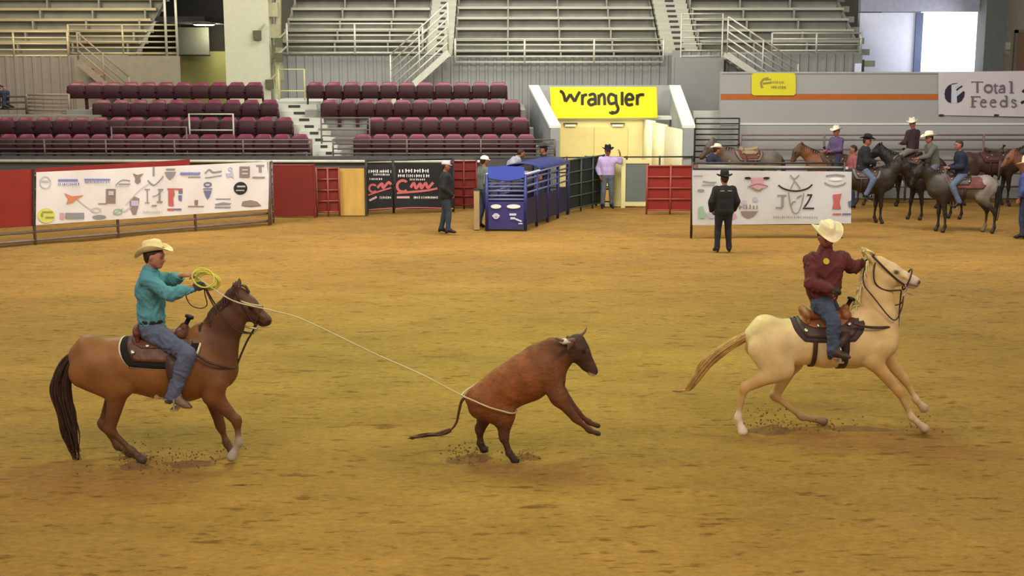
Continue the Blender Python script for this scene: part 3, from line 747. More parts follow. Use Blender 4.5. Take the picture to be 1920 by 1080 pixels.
def hat(name, hc, f, l, u, m, parent, size=1.0, curl=.055, dip=.02, crown=.125, band=None, brim=1.0):
    """western hat with creased crown; hc is the head centre"""
    f = (f-u*f.dot(u)).normalized(); l = u.cross(f); c = hc+u*.075
    mb = MB(); NT = 40; rings = []
    prof = [(0.0,1.0,.0), (.35,1.0,.0), (.62,.99,0), (.80,.95,0), (.90,.80,0), (.96,.5,0), (1.0,.18,0), (1.05,0,0)]
    for (t, h, _) in prof:
        ring = []
        for k in range(NT):
            a = 2*PI*k/NT; ca, sa = math.cos(a), math.sin(a)
            x = .108*size*t*ca; y = .088*size*t*sa
            z = crown*size*h
            if h > .9:
                z -= .034*size*math.exp(-(y/.030)**2)*(1-(t/1.05)**4*.3)
                z -= .012*(x/.1 > .3)*max(0, x/.1)
            if h > .45:
                y *= 1-.25*max(0, ca)*h
            ring.append((x, y, z))
        rings.append(ring)
    for t in (.25, .5, .75, .92, 1.0):
        ring = []
        for k in range(NT):
            a = 2*PI*k/NT; ca, sa = math.cos(a), math.sin(a)
            x = (.112+(.088*brim)*t)*size*ca; y = (.092+(.085*brim)*t)*size*sa
            z = (curl*(t**1.6)*abs(sa)**1.5 - dip*t*ca*ca)*size
            y *= 1-.12*t*abs(sa)
            ring.append((x, y, z))
        rings.append(ring)
    vs = [tuple(c+f*x+l*y+u*z) for rg in rings for (x, y, z) in rg]
    fs = []
    for i in range(len(rings)-1):
        for k in range(NT):
            k2 = (k+1) % NT; fs.append((i*NT+k, (i+1)*NT+k, (i+1)*NT+k2, i*NT+k2))
    mb.add(vs, fs)
    o = mb.build(name, m, parent, smooth=True)
    md = o.modifiers.new('felt', 'SOLIDIFY'); md.thickness = .007*size; md.offset = 0
    ss = o.modifiers.new('round', 'SUBSURF'); ss.levels = 1; ss.render_levels = 1
    if band:
        bb = MB(); pts = []
        pts = [c+f*(.112*size*math.cos(2*PI*k/24))+l*(.0925*size*math.sin(2*PI*k/24))+u*.012 for k in range(25)]
        bb.tube(pts, .009, 6, cap=False); bb.build('hat_band', band, o, smooth=True)
    return o

def person(label, J, C, vox=.012, parent_kw=None, group=None, hatspec=None, name='person', cap=None, extra=None, rot=None):
    """J holds 3-D joints: hips (centre), chest, neck, head, sh_l/sh_r, el_, wr_, hand_ (fingertip direction), hip_, kn_, an_, toe_; face: forward vector"""
    o = Vector(J['root']); loc = tuple(o)
    root = thing(name, label, 'person', loc, 0, group)
    J = {k: (Vector(v)-o if k not in ('face', 'fwd', 'root', 'palm_l', 'palm_r', 'headup') and v is not None else (Vector(v) if v is not None else None)) for k, v in J.items()}
    skin = C['skin']; hair = C.get('hair', (.02,.012,.008))
    hc = J['head']; hu = J.get('headup') or (hc-J['neck']); f, l, u = frame(J['face'], hu)
    lat = (J['sh_l']-J['sh_r']).normalized(); latp = (J['hip_l']-J['hip_r']).normalized()
    fw = J['fwd']
    up = (J['chest']-J['hips']).normalized()
    B = C.get('build', 1.0)
    def torso(g):
        w = []
        for s in (-1, 1):
            w.append(cone(J['hips']+latp*s*.065*B, J['hips']+up*.18+lat*s*.060*B, .112*B+g, .100*B+g, .05, c=skin))
            w.append(cone(J['hips']+up*.16+lat*s*.060*B, J['chest']+lat*s*.085*B, .100*B+g, .108*B+g, .05, c=skin))
            w.append(cone(J['chest']+lat*s*.075*B, J['sh_l' if s > 0 else 'sh_r']-up*.012, .095*B+g, .060*B+g*.6, .05, c=skin))
            w.append(cone(J['chest']+up*.09, J['sh_l' if s > 0 else 'sh_r']-up*.01, .072+g, .050*B+g*.5, .05, c=skin))
        return w
    def arm(s, g, cut=0.0):
        a, b, c = J['sh_'+s], J['el_'+s], J['wr_'+s]
        return [cone(a, b, .055*B+g, .044*B+g, .035, c=skin), cone(b, c, .046*B+g, .030+g, .02, c=skin), cone(b+(c-b)*.15, b+(c-b)*.4, .046*B+g, .040*B+g, .03, c=skin)]
    def leg(s, g):
        a, b, c = J['hip_'+s], J['kn_'+s], J['an_'+s]
        bk = -(fw)
        return [cone(a, b, .092*B+g, .060+g, .05, c=skin), cone(b, c, .058+g, .040+g*1.2, .03, c=skin), cone(b+(c-b)*.2, b+(c-b)*.5, .058*B+g, .050+g, .03, c=skin)]
    body = torso(-.012)+[cone(J['neck']-(hc-J['neck']).normalized()*.06, hc-u*.04-f*.012, .060, .052, .03, c=skin)]+head_prims(hc, f, l, u, skin, hair, C.get('beard'))
    for s in 'lr': body += arm(s, -.008)+leg(s, -.012)+[cone(J['an_'+s], J['an_'+s]+(J['toe_'+s]-J['an_'+s])*.35, .034, .026, .02, c=skin)]
    V, Q = sdf_arrays(body, vox); V = smooth_arrays(V, Q, 1, .35); Cc = vcolors(V, body, .008)
    parts = [(V, Q, Cc)]
    for s in 'lr':
        a, b = J['wr_'+s], J['hand_'+s]; xd = (b-a).normalized(); pl = J.get('palm_'+s) or Vector((0, 0, 1))
        zd = (pl-xd*pl.dot(xd)).normalized(); yd = zd.cross(xd)*(1 if s == 'l' else -1)
        HV, HQ = hand_arrays(C.get('curl_'+s, .45)); M = np.array([list(xd), list(yd), list(zd)])
        VV = HV@M+np.array(a-xd*.005)
        QQ = HQ if s == 'l' else HQ[:, ::-1]
        if np.linalg.det(M) < 0: QQ = HQ[:, ::-1]
        else: QQ = HQ
        hcs = C.get('hand_'+s, skin)
        parts.append((VV, QQ, np.tile(np.array(hcs), (len(VV), 1))))
    off = 0; vs, qs, cs = [], [], []
    for (v, q, cc) in parts: vs.append(v); qs.append(q+off); cs.append(cc); off += len(v)
    link_mesh('body', arrays_mesh('body', np.concatenate(vs), np.concatenate(qs), M_SKIN, np.concatenate(cs)), None, root)
    # hair
    if C.get('hair_on', True):
        hp = [cone(hc-f*.03+u*.038, hc-f*.004+u*.052, .092, .088, .02, c=hair), cone(hc-f*.055-u*.02, hc-f*.05+u*.02, .058, .066, .02, c=hair)]
        blob('hair', hp, max(.01, vox), C.get('hair_m') or mat('dark brown hair', (48,32,22), .6, bump=.004, bscale=80), root)
    # shirt
    g = C.get('shirt_g', .010); sl = torso(g)
    cuts = []
    for s in 'lr':
        a = arm(s, g+.002 if g < .019 else g*.55+.006)
        if C.get('short_sleeve'): a = a[:1]
        sl += a
    sl.append(cone(J['neck']-up*.03, J['neck']+(hc-J['neck']).normalized()*.012, .078+g*.5, .066+g*.4, .03))
    hem = J['hips']-up*(C.get('hem', -.02))
    cuts.append((hem, -up))
    cuts.append((J['neck']+(hc-J['neck']).normalized()*.035, (hc-J['neck'])))
    sh = blob('jacket' if C.get('jacket') else 'shirt', sl, vox, C['shirt'], root, cuts=cuts, it=1)
    if vox < .015: crumple(sh.data, .020, (10,10,6), 0.0, (hem, up))
    # collar
    cb = MB(); cen = J['neck']+(hc-J['neck']).normalized()*.020; cu = (hc-J['neck']).normalized(); cf, cl, cuu = frame(f, cu)
    cb.tube([cen+cf*(.066*math.cos(t))+cl*(.070*math.sin(t))+cuu*(-.018*max(0, math.cos(t))) for t in [2*PI*i/16 for i in range(17)]], .013, 6, cap=False)
    cb.build('collar', C['shirt'], sh, smooth=True)
    # trousers
    tp = [cone(J['hips']+latp*s*.065*B, J['hips']+up*.10+latp*s*.058*B, .118*B, .106*B, .05) for s in (-1, 1)]
    for s in 'lr': tp += leg(s, C.get('jean_g', .012))+[cone(J['an_'+s]+(J['kn_'+s]-J['an_'+s])*.25, J['an_'+s]-(J['kn_'+s]-J['an_'+s]).normalized()*.015, .058, .064, .03)]
    tr = blob('trousers', tp, vox, C['pants'], root, cuts=[(J['hips']+up*.105, up)])
    if vox < .015: crumple(tr.data, .016, (8,8,10), 3.0, (J['hips']+up*.105, -up))
    if C.get('belt'):
        bp = torso(.013 if not C.get('jacket') else .005)
        wp = J['hips']+up*.085
        for q in bp[:4]: q['ra'] += .010; q['rb'] += .010
        be = blob('belt', bp[:4], min(vox, .009), C['belt'], root, cuts=[(wp+up*.020, up), (wp-up*.020, -up)], it=0)
        bk = MB(); bc = wp+fw.normalized()*.135; bk.tube([bc-fw.normalized()*.01, bc+fw.normalized()*.012], .035, 12); bk.build('buckle', mat('dull silver fittings', (205,200,188), .28, metal=.9, var=.0), be)
    # boots
    for s in 'lr':
        k, a, t = J['kn_'+s], J['an_'+s], J['toe_'+s]; d = (t-a); dn = d.normalized(); sd = (k-a).normalized()
        sole = (dn-sd*dn.dot(sd)).normalized()
        bt = [cone(a+sd*.14, a, .060, .050, .02), cone(a-sd*.035-sole*.02, a-sd*.02+sole*.05, .052, .050, .03), cone(a+sole*.04-sd*.035, a+sole*.15-sd*.055, .050, .036, .02),
              cone(a+sole*.13-sd*.060, a+sole*.205-sd*.066, .036, .018, .02), cone(a-sole*.032-sd*.05, a-sole*.036-sd*.088, .034, .030, .008)]
        blob('boot', bt, min(vox, .012), C['boot'], root)
    if hatspec: hat('hat', hc, f, l, (u+f*hatspec.get('tilt', 0)).normalized(), hatspec['m'], root, **{k: v for k, v in hatspec.items() if k not in ('m', 'tilt')})
    if cap:
        cp = [cone(hc-f*.018+u*.045, hc+f*.010+u*.045, .108, .102, .02)]
        co = blob('cap', cp, max(.01, vox), cap, root, cuts=[(hc+u*.035, -u)])
        vb = MB(); pts = []
        n = 9
        top = [hc+u*.045+f*(.08+.075*math.cos(PI*(i/(n-1)-.5)))+l*(.07*math.sin(PI*(i/(n-1)-.5))) for i in range(n)]
        bot = [p-u*.010 for p in top]
        vb.add(top+bot, [tuple(range(n)), tuple(range(2*n-1, n-1, -1))]+[(i, i+n, i+n+1, i+1) for i in range(n-1)]+[(n-1, 2*n-1, n, 0)])
        vb.build('visor', cap, co)
    if extra: extra(root, J, f, l, u)
    return root
# ================================================================== tack
def drape(name, m, parent, sh, x0, x1, ang, off, th, taper=.22, nx=14, na=26, org=(0,0,0), lift=None):
    """leather or cloth bent over the back; sh(x) -> (centre z, radius, lateral factor)"""
    mb = MB(); vs = []
    for j in range(na+1):
        v = -1+2*j/na; a = v*ang
        for i in range(nx+1):
            u = i/nx; xm = (x0+x1)/2; L = (x1-x0)/2*(1-taper*abs(v)**4)
            x = xm+(2*u-1)*L
            zc, r, sy = sh(x); rr = r+off
            if lift: rr += lift(u, v)
            vs.append((x-org[0], rr*(sy+.02)*math.sin(a)-org[1], zc+rr*math.cos(a)-org[2]))
    fs = [(j*(nx+1)+i, j*(nx+1)+i+1, (j+1)*(nx+1)+i+1, (j+1)*(nx+1)+i) for j in range(na) for i in range(nx)]
    mb.add(vs, fs); o = mb.build(name, m, parent, smooth=True)
    md = o.modifiers.new('thick', 'SOLIDIFY'); md.thickness = th; md.offset = 1
    edge = [vs[j*(nx+1)] for j in range(na+1)]+[vs[na*(nx+1)+i] for i in range(1, nx+1)]+[vs[j*(nx+1)+nx] for j in range(na-1, -1, -1)]+[vs[i] for i in range(nx-1, 0, -1)]
    return o, edge+[edge[0]]

def make_saddle(label, root_loc, hx, sh, xs0, xs1, C, pad, stir, breast=None, horn_m=None, rear_cinch=True, rz=0.0):
    """root_loc: world place of the horse's own origin; everything else in horse-local metres"""
    xc = (xs0+xs1)/2; zc, r, sy = sh(xc); org = Vector((xc, 0, zc+r))
    o = thing('western_saddle', label, 'saddle', tuple(Vector(root_loc)+Matrix.Rotation(rz, 3, 'Z')@org), rz)
    # seat: swells, seat, cantle, horn as one leather tree
    T = zc+r+.03
    zr = lambda x: sh(x)[0]+sh(x)[1]+.03
    L = xs1-xs0; xa = xs0+.16*L; xb = xs0+.78*L
    pr = [cone((xa+.05, 0, zr(xa)+.02), (xb, 0, zr(xb)+.0), .055, .05, .04, (1,2.2,1)),
          cone((xb, -.10, zr(xb)+.02), (xb, .10, zr(xb)+.02), .062, .062, .03),
          cone((xb, 0, zr(xb)+.05), (xb+.02, 0, zr(xb)+.09), .06, .045, .03)]
    for k in range(9):
        a0 = -1.15+2.3*k/9; a1 = -1.15+2.3*(k+1)/9
        q = lambda a: (xa-.03*math.cos(a)+.02, .19*math.sin(a), zr(xa)+.015+.085*math.cos(a)**.8 if math.cos(a) > 0 else zr(xa)+.015)
        pr.append(cone(q(a0), q(a1), .030, .030, .025))
    for k in range(7):
        a = -1.1+2.2*k/6; e = Vector((xa-.03*math.cos(a)+.02, .18*math.sin(a), zr(xa)+.01+.075*max(0, math.cos(a))**.8))
        pr.append(cone(e, (xa+.16, .05*math.sin(a), zr(xa)+.012), .026, .034, .03))
        pr.append(cone((e.x+.01, e.y, zr(xa)-.01*abs(k-3)), e, .024, .026, .02))
    V, Q = sdf_arrays(pr, .012)
    link_mesh('seat', arrays_mesh('seat', V-np.array(org), Q, C['seat']), None, o)
    hn = MB(); hb = Vector((xb+.025, 0, zr(xb)+.09)); ht = hb+Vector((.045, 0, .085))
    hn.tube([hb-org, (hb+ht)/2-org, ht-org, ht+Vector((.004,0,.008))-org, ht+Vector((.012,0,.03))-org, ht+Vector((.014,0,.036))-org], [.030, .024, .026, .048, .046, .02], 14)
    hn.build('horn', horn_m or C['horn'], o, smooth=True)
    sk, _ = drape('skirt', C['skirt'], o, sh, xs0+.015, xs1-.02, 1.22, .028, .008, .30, org=org)
    jk, _ = drape('seat_jockey', C['seat'], o, sh, xs0+.05, xs1-.12, .80, .040, .008, .5, org=org)
    for s in (-1, 1):
        # fender and stirrup hang beside the barrel
        st = stir['n' if s < 0 else 'f']; sx, szz = st[0], st[1]; sy0 = s*st[2]
        fx = xs0+.72*L; z0, r0, sy_ = sh(fx)
        top = Vector((fx, s*(r0*sy_+.05)*.86, z0+r0*.62)); bot = Vector((sx, sy0, szz+.16))
        fb = MB(); d = (bot-top); w = [.06, .075, .065, .045, .03]
        vs = []
        for k in range(5):
            c = top+d*(k/4)+Vector((0, s*.025*math.sin(PI*k/4), 0)); vs += [c+Vector((-w[k], 0, 0))-org, c+Vector((w[k], 0, 0))-org]
        fb.add(vs, [(2*k, 2*k+1, 2*k+3, 2*k+2) for k in range(4)])
        fo = fb.build('fender', C['fender'], o, smooth=True); md = fo.modifiers.new('t', 'SOLIDIFY'); md.thickness = .008
        sb = MB(); c = Vector((sx, sy0, szz))-org
        pts = [c+Vector((0, .062*math.cos(t), .075+.085*math.sin(t))) for t in [PI*k/10 for k in range(11)]]
        pts = [c+Vector((0, .070, 0))]+pts+[c+Vector((0, -.070, 0))]
        sb.tube([p for p in pts], .012, 6); sb.bar(c+Vector((0, -.075, 0)), c+Vector((0, .075, 0)), .075, .02)
        sb.build('stirrup', C['metal'], o, smooth=False)
    # cinches
    def ring(x, w, nm, m):
        mb = MB(); z_, r_, s_ = sh(x); vs = []; n = 40
        for k in range(n):
            a = 2*PI*k/n; rr = r_+.014
            for dx in (-w/2, w/2): vs.append((x+dx-org[0], rr*(s_+.02)*math.sin(a), z_+rr*math.cos(a)-org[2]))
        mb.add(vs, [(2*k, 2*k+1, 2*((k+1) % n)+1, 2*((k+1) % n)) for k in range(n)])
        q = mb.build(nm, m, o, smooth=True); md = q.modifiers.new('t', 'SOLIDIFY'); md.thickness = .01; md.offset = 1
    ring(xs0+.74*L, .09, 'front_cinch', C['cinch'])
    if rear_cinch: ring(xs0+.28*L, .05, 'rear_cinch', C['fender'])
    # silver conchos
    for s in (-1, 1):
        for fx, an in ((.14, .95), (.34, .72), (.80, .72)):
            x = xs0+fx*L; z_, r_, s_ = sh(x); rr = r_+.048
            p = Vector((x, s*rr*(s_+.02)*math.sin(an), z_+rr*math.cos(an)))-org; n = Vector((0, s*math.sin(an), math.cos(an)))
            mb = MB(); mb.tube([p, p+n*.010, p+n*.014], [.026, .024, .008], 12); mb.build('concho', C['metal'], o, smooth=True)
            mb = MB(); mb.tube([p+n*.004, p+n*.01+Vector((.005*s, s*.01, -.06)), p+n*.004+Vector((0, s*.015, -.13))], [.006, .005, .004], 5); mb.build('saddle_string', C['fender'], o)
    if breast:
        for nm, pts, rw in breast:
            bb = MB(); pts = smooth_path([Vector(p)-org for p in pts], 6)
            for i in range(len(pts)-1):
                pass
            bb.tube([p for p in pts], rw*.62, 8); q = bb.build(nm, C['fender'], o, smooth=True); continue
            vs = []; n = len(pts)
            for i, p in enumerate(pts):
                d = (pts[min(i+1, n-1)]-pts[max(i-1, 0)]).normalized(); out = Vector((max(0, p.x+org.x-hx)*1.0, p.y, 0)); out = out.normalized() if out.length > 1e-4 else Vector((1, 0, 0))
                u = d.cross(out).normalized()*rw; vs += [p-u, p+u]
            bb.add(vs, [(2*k, 2*k+1, 2*k+3, 2*k+2) for k in range(n-1)])
            q = bb.build(nm, C['fender'], o, smooth=True); md = q.modifiers.new('t', 'SOLIDIFY'); md.thickness = .012; md.offset = 0
    # pad below, a thing of its own
    pd = thing('saddle_pad', pad['label'], 'saddle pad', tuple(Vector(root_loc)+Matrix.Rotation(rz, 3, 'Z')@org), rz)
    cl, edge = drape('cloth', pad['m'], pd, sh, pad['x0'], pad['x1'], pad['ang'], .006, .018, .30, org=org)
    eb = MB(); eb.tube([Vector(p)+Vector((0, 0, .006)) for p in edge], pad.get('bw', .014), 6, cap=False); eb.build('binding', pad['bm'], pd, smooth=True)
    return o

LEATHER = mat('russet saddle leather', (96,52,34), .5, bump=.002, bscale=60, var=.2, vscale=9)
LEATHER_D = mat('dark saddle leather', (70,46,36), .5, bump=.002, bscale=50, var=.2, vscale=9)
LEATHER_T = mat('tan saddle leather', (150,92,52), .5, bump=.002, bscale=60, var=.2, vscale=9)
BLACKL = mat('black rubber wrap', (16,15,16), .6)
SILVER = mat('dull silver fittings', (205,200,188), .28, metal=.9, var=.0)
ALU = mat('stirrup metal', (150,146,138), .4, metal=.6)
DENIM = mat('blue denim', (86,92,116), .85, bump=.010, bscale=22, var=.16, vscale=12)
DENIM_D = mat('dark denim', (66,76,98), .85, bump=.010, bscale=22, var=.16, vscale=12)
TEAL = mat('teal western shirt cloth', (82,142,154), .75, bump=.014, bscale=14, var=.10, vscale=9)
MAROON = mat('maroon western shirt cloth', (98,44,44), .8, bump=.014, bscale=14, var=.14, vscale=9)
STRAW = mat('cream straw', (236,214,160), .7, bump=.002, bscale=120, var=.05, vscale=30)
STRAW_L = mat('pale straw', (232,214,180), .7, bump=.002, bscale=120, var=.05, vscale=30)
BOOT_T = mat('tan boot leather', (122,98,80), .55, bump=.002)
BOOT_D = mat('brown boot leather', (66,46,36), .5, bump=.002)
BOOT_K = mat('black boot leather', (26,24,26), .45, bump=.002)
BELT = mat('dark belt leather', (34,24,20), .5)
ROPE_Y = mat('yellow rope', (214,204,88), .7, bump=.003, bscale=200)
ROPE_P = mat('pale nylon rope', (206,192,150), .7, bump=.003, bscale=200)
REIN = mat('rein leather', (60,44,34), .6)
CREAMB = mat('cream wool binding', (222,208,176), .9, bump=.003, bscale=80)
PADK = mat('black wool felt', (28,24,24), .95, bump=.004, bscale=90)

SKIN_A = lc(176,118,94); SKIN_B = lc(158,98,78)

# ------------------------------------------------------------------ left: heeler on the sorrel horse
YL = GY(861)
OXL = P(285, 861, YL).x
PL = dict(hip=(186,684), croup=(165,654), dock=(148,664), loin=(243,684), barrel=(300,688), girth=(354,690), withers=(378,628), chest=(405,690), neckbase=(405,655), neck=(424,602), poll=(444,560),
          cheek=(460,577), muzzle=(499,601), ear=(446,521),
          elbow_n=(405,735), knee_n=(449,783), ffet_n=(453,822), fhoof_n=(441,846),
          elbow_f=(390,742), knee_f=(408,805), ffet_f=(420,838), fhoof_f=(430,852),
          stifle_n=(236,716), hock_n=(214,800), hfet_n=(254,838), hhoof_n=(270,852),
          stifle_f=(222,720), hock_f=(186,804), hfet_f=(213,843), hhoof_f=(236,856))
JL = px_joints(PL, YL, OXL)
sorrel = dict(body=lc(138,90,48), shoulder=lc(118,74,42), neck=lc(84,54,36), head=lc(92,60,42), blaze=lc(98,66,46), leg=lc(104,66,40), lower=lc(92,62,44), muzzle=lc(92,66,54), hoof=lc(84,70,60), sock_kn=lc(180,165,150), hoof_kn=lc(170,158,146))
HL = thing('sorrel_horse', 'reddish brown horse sliding to a stop on its hind legs, ridden by the teal-shirted roper', 'horse', (OXL, YL, 0))
prL = horse_prims(JL, sorrel, dict(hip=.29, loin=.285, barrel=.325, girth=.335, chest=.215, neckbase=.21, neck=.195, poll=.125, cheek=.135))
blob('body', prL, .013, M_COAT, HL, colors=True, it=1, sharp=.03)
def LP(px, py, dy=0.0):
    w = P(px, py, YL+dy); return Vector((w.x-OXL, dy, w.z))
M_TAIL = mat('dark brown tail hair', (58,36,26), .6, var=.3, vscale=18)
M_MANE = mat('brown mane hair', (64,40,28), .6, var=.3, vscale=18)
sp = [LP(150,662), LP(132,672), LP(118,700), LP(114,735), LP(122,775), LP(132,815), LP(139,845), LP(146,866)]
strands('tail', hair_bundle(sp, [.03,.055,.09,.11,.10,.085,.06,.03], 90, .016, .035, 3), M_TAIL, HL)
mane = []
rd = random.Random(4)
for i in range(60):
    t = i/59; a = LP(441,537).lerp(LP(384,600), t) if t < .8 else LP(396,588).lerp(LP(375,612), (t-.8)*5)
    L = .10+.05*rd.random(); sd = -1 if rd.random() < .35 else 1
    mane.append(([a+Vector((.01,0,.0)), a+Vector((-.005, sd*.05, .0)), a+Vector((.0+rd.uniform(-.02,.02), sd*.085, -L*.6)), a+Vector((rd.uniform(-.03,.01), sd*.092, -L))], .013))
for i in range(10): 
    a = LP(444,534)+Vector((.03, rd.uniform(-.02,.02), 0)); mane.append(([a, a+Vector((.06, rd.uniform(-.03,.03), -.02)), a+Vector((.10, rd.uniform(-.04,.04), -.09))], .010))
strands('mane', mane, M_MANE, HL)

def shL(x):
    ks = [JL['loin'], JL['barrel'], JL['girth'], (JL['girth'][0]+.3, JL['girth'][1])]; rs = [.285, .325, .335, .33]
    if x <= ks[0][0]: return ks[0][1], rs[0], .86
    for i in range(3):
        if x <= ks[i+1][0]:
            t = (x-ks[i][0])/(ks[i+1][0]-ks[i][0]); return ks[i][1]*(1-t)+ks[i+1][1]*t, rs[i]*(1-t)+rs[i+1]*t, .86
    return ks[-1][1], rs[-1], .86
CL = dict(seat=LEATHER, skirt=mat('tooled brown leather', (92,58,42), .5, bump=.006, bscale=26, var=.35, vscale=22), fender=LEATHER_D, horn=BLACKL, metal=SILVER, cinch=CREAMB)
xs0, xs1 = LP(243,640).x, LP(372,640).x
xch = JL['chest'][0]
stL = LP(331,764,-.33)
SL = make_saddle('russet leather roping saddle with black horn on the sorrel horse', (OXL, YL, 0), xch-.12, shL, xs0, xs1, CL,
    dict(label='black saddle pad with thick cream edging on the sorrel horse', m=PADK, bm=CREAMB, x0=LP(232,640).x, x1=LP(382,640).x, ang=1.42, bw=.016),
    dict(n=(stL.x, stL.z, .37), f=(stL.x+.02, stL.z, .37)),
    breast=[('breast_collar', [LP(366,660,-.24)-Vector((0,.05,0)), LP(392,676,-.22)-Vector((0,.06,0)), LP(420,686,-.17)-Vector((0,.04,0)), LP(444,690,0), LP(420,686,.17)+Vector((0,.04,0)), LP(392,676,.22)+Vector((0,.06,0)), LP(366,660,.24)+Vector((0,.05,0))], .022)], rear_cinch=False)

# bridle
def bridle(label, loc, parts, hx):
    o = thing('bridle', label, 'bridle', tuple(Vector(loc)+Vector(hx)))
    for nm, pts, r, m, sm in parts:
        mb = MB(); pp = [Vector(p)-Vector(hx) for p in pts]
        mb.tube(smooth_path(pp, 5) if sm else pp, r, 6); mb.build(nm, m, o, smooth=True)
    return o
def ringh(px0, py0, px1, py1, hw, PF, n=16):
    """loop round the head between a top point and a bottom point"""
    a, b = PF(px0, py0), PF(px1, py1); c = (a+b)/2; d = (a-b)/2
    return [c+d*math.cos(2*PI*k/n)+Vector((0, hw*math.sin(2*PI*k/n), 0)) for k in range(n+1)]
handLr = LP(380,531,-.12)
bridle('leather bridle with loose reins on the sorrel horse', (OXL, YL, 0), [
    ('headstall', [LP(437,536)+Vector((0,-.05,0)), LP(444,553,-.095), LP(458,580,-.098), LP(474,603,-.082), LP(482,611,-.07)], .010, REIN, True),
    ('headstall', [LP(437,536)+Vector((0,.05,0)), LP(444,553,.095), LP(458,580,.098), LP(474,603,.082), LP(482,611,.07)], .010, REIN, True),
    ('headstall', [LP(437,536,-.05), LP(438,531), LP(437,536,.05)], .010, REIN, True),
    ('browband', [LP(450,564,-.095), LP(468,570,-.09), LP(486,573,-.05), LP(487,573,.0), LP(486,573,.05), LP(468,570,.09), LP(450,564,.095)], .008, ROPE_P, True),
    ('noseband', ringh(492,575,476,618,.083,LP), .009, REIN, True),
    ('bit', [LP(484,612,-.075), LP(480,620,-.075), LP(474,626,-.07)], .008, SILVER, True),
    ('bit', [LP(484,612,.075), LP(480,620,.075), LP(474,626,.07)], .008, SILVER, True),
    ('curb_strap', [LP(482,616,-.075), LP(466,614,-.05), LP(456,610,0), LP(466,614,.05), LP(482,616,.075)], .011, SILVER, True),
    ('tie_down', [LP(476,618), LP(463,640), LP(452,665), LP(443,688)], .011, REIN, True),
    ('rein', [LP(475,625,-.075), LP(448,622,-.15), LP(420,598,-.17), LP(400,572,-.15), handLr], .008, REIN, True),
    ('rein', [LP(475,625,.075), LP(448,618,.14), LP(420,590,.16), LP(400,565,.10), handLr+Vector((0,.02,0))], .008, REIN, True),
    ('rein', [handLr, LP(350,548,-.10), LP(356,570,-.10), LP(374,578,-.10), LP(388,572,-.08), LP(384,550,-.10), handLr+Vector((.01,.01,0))], .006, REIN, True),
], LP(460,577))

# rider
def WL(px, py, dy): return P(px, py, YL+dy)
JR = dict(root=WL(290,640,0), hips=WL(286,614,0), chest=WL(281,541,0), neck=WL(281,506,0), head=WL(290,483,0),
          sh_r=WL(277,524,-.185), sh_l=WL(292,520,.17), el_r=WL(315,553,-.24), el_l=WL(322,525,.20), wr_r=WL(362,538,-.13), wr_l=WL(344,516,.02),
          hand_r=WL(385,531,-.10), hand_l=WL(362,514,-.02), hip_r=WL(284,622,-.10), hip_l=WL(288,622,.10), kn_r=WL(352,664,-.33), kn_l=WL(352,664,.33),
          an_r=WL(325,740,-.37), an_l=WL(328,742,.37), toe_r=WL(344,775,-.39), toe_l=WL(345,775,.39), face=(1,-.12,-.10), fwd=(1,0,0), palm_r=(.2,-.6,.8), palm_l=(0,-.3,.9))
riderL = person('person in teal shirt and cream hat on the sorrel horse, both hands on the rope', JR,
    dict(skin=SKIN_A, hair=(.03,.018,.012), shirt=TEAL, pants=DENIM, boot=BOOT_T, jean_g=.020, belt=BELT, curl_r=.75, curl_l=.8, hand_r=(.04,.04,.045), shirt_g=.016, build=1.0),
    vox=.011, hatspec=dict(m=STRAW, tilt=-.30, curl=.065, dip=.045, crown=.12, size=1.03, band=mat('hat ribbon', (150,124,84), .8)))
# spur
mb = MB(); a = WL(309,748,-.37)-Vector(JR['root']); mb.tube([a+Vector((.05,-.04,.0)), a+Vector((.0,-.045,.005)), a+Vector((-.04,0,.01)), a+Vector((0,.045,.005)), a+Vector((.05,.04,0))], .008, 6); mb.tube([a+Vector((-.04,0,.01)), a+Vector((-.085,0,.02))], .007, 6)
mb.tube([a+Vector((-.085,-.004,.02)), a+Vector((-.085,.004,.02))], .026, 10); mb.build('spur', SILVER, riderL, smooth=False)

# coils and the long rope
o = thing('lariat', 'yellow lariat, coiled in the left roper\'s hands and running out to the steer', 'rope', tuple(WL(380,520,-.08)))
oc = Vector(o.location)
for i in range(6):
    mb = MB(); cx, cy = 381+i*2.2, 521+i*1.5; tl = -.55+.13*i; ra, rb = .115+.008*(i % 3), .075
    pts = []
    for k in range(25):
        t = 2*PI*k/24; dx = ra*math.cos(t); dz = rb*math.sin(t)*1.15
        p = WL(cx, cy, -.08+.03*i-.06)+Vector((dx*math.cos(tl)-dz*math.sin(tl), .05*math.sin(t+i), dx*math.sin(tl)+dz*math.cos(tl)))
        pts.append(p-oc)
    mb.tube(pts, .0085, 6, cap=False); mb.build('coil', ROPE_Y, o, smooth=True)
YS = GY(856)
mb = MB(); c = [WL(362,514,-.04), WL(395,538,-.10), WL(440,565,-.18), WL(505,581,-.15), WL(560,596,-.1), P(630,628,YL-.05), P(700,662,YS-.1), P(790,702,YS-.22), P(868,743,YS-.25)]
mb.tube(smooth_path([Vector(p)-oc for p in c], 8), .0075, 6); mb.build('running_line', ROPE_P, o, smooth=True)

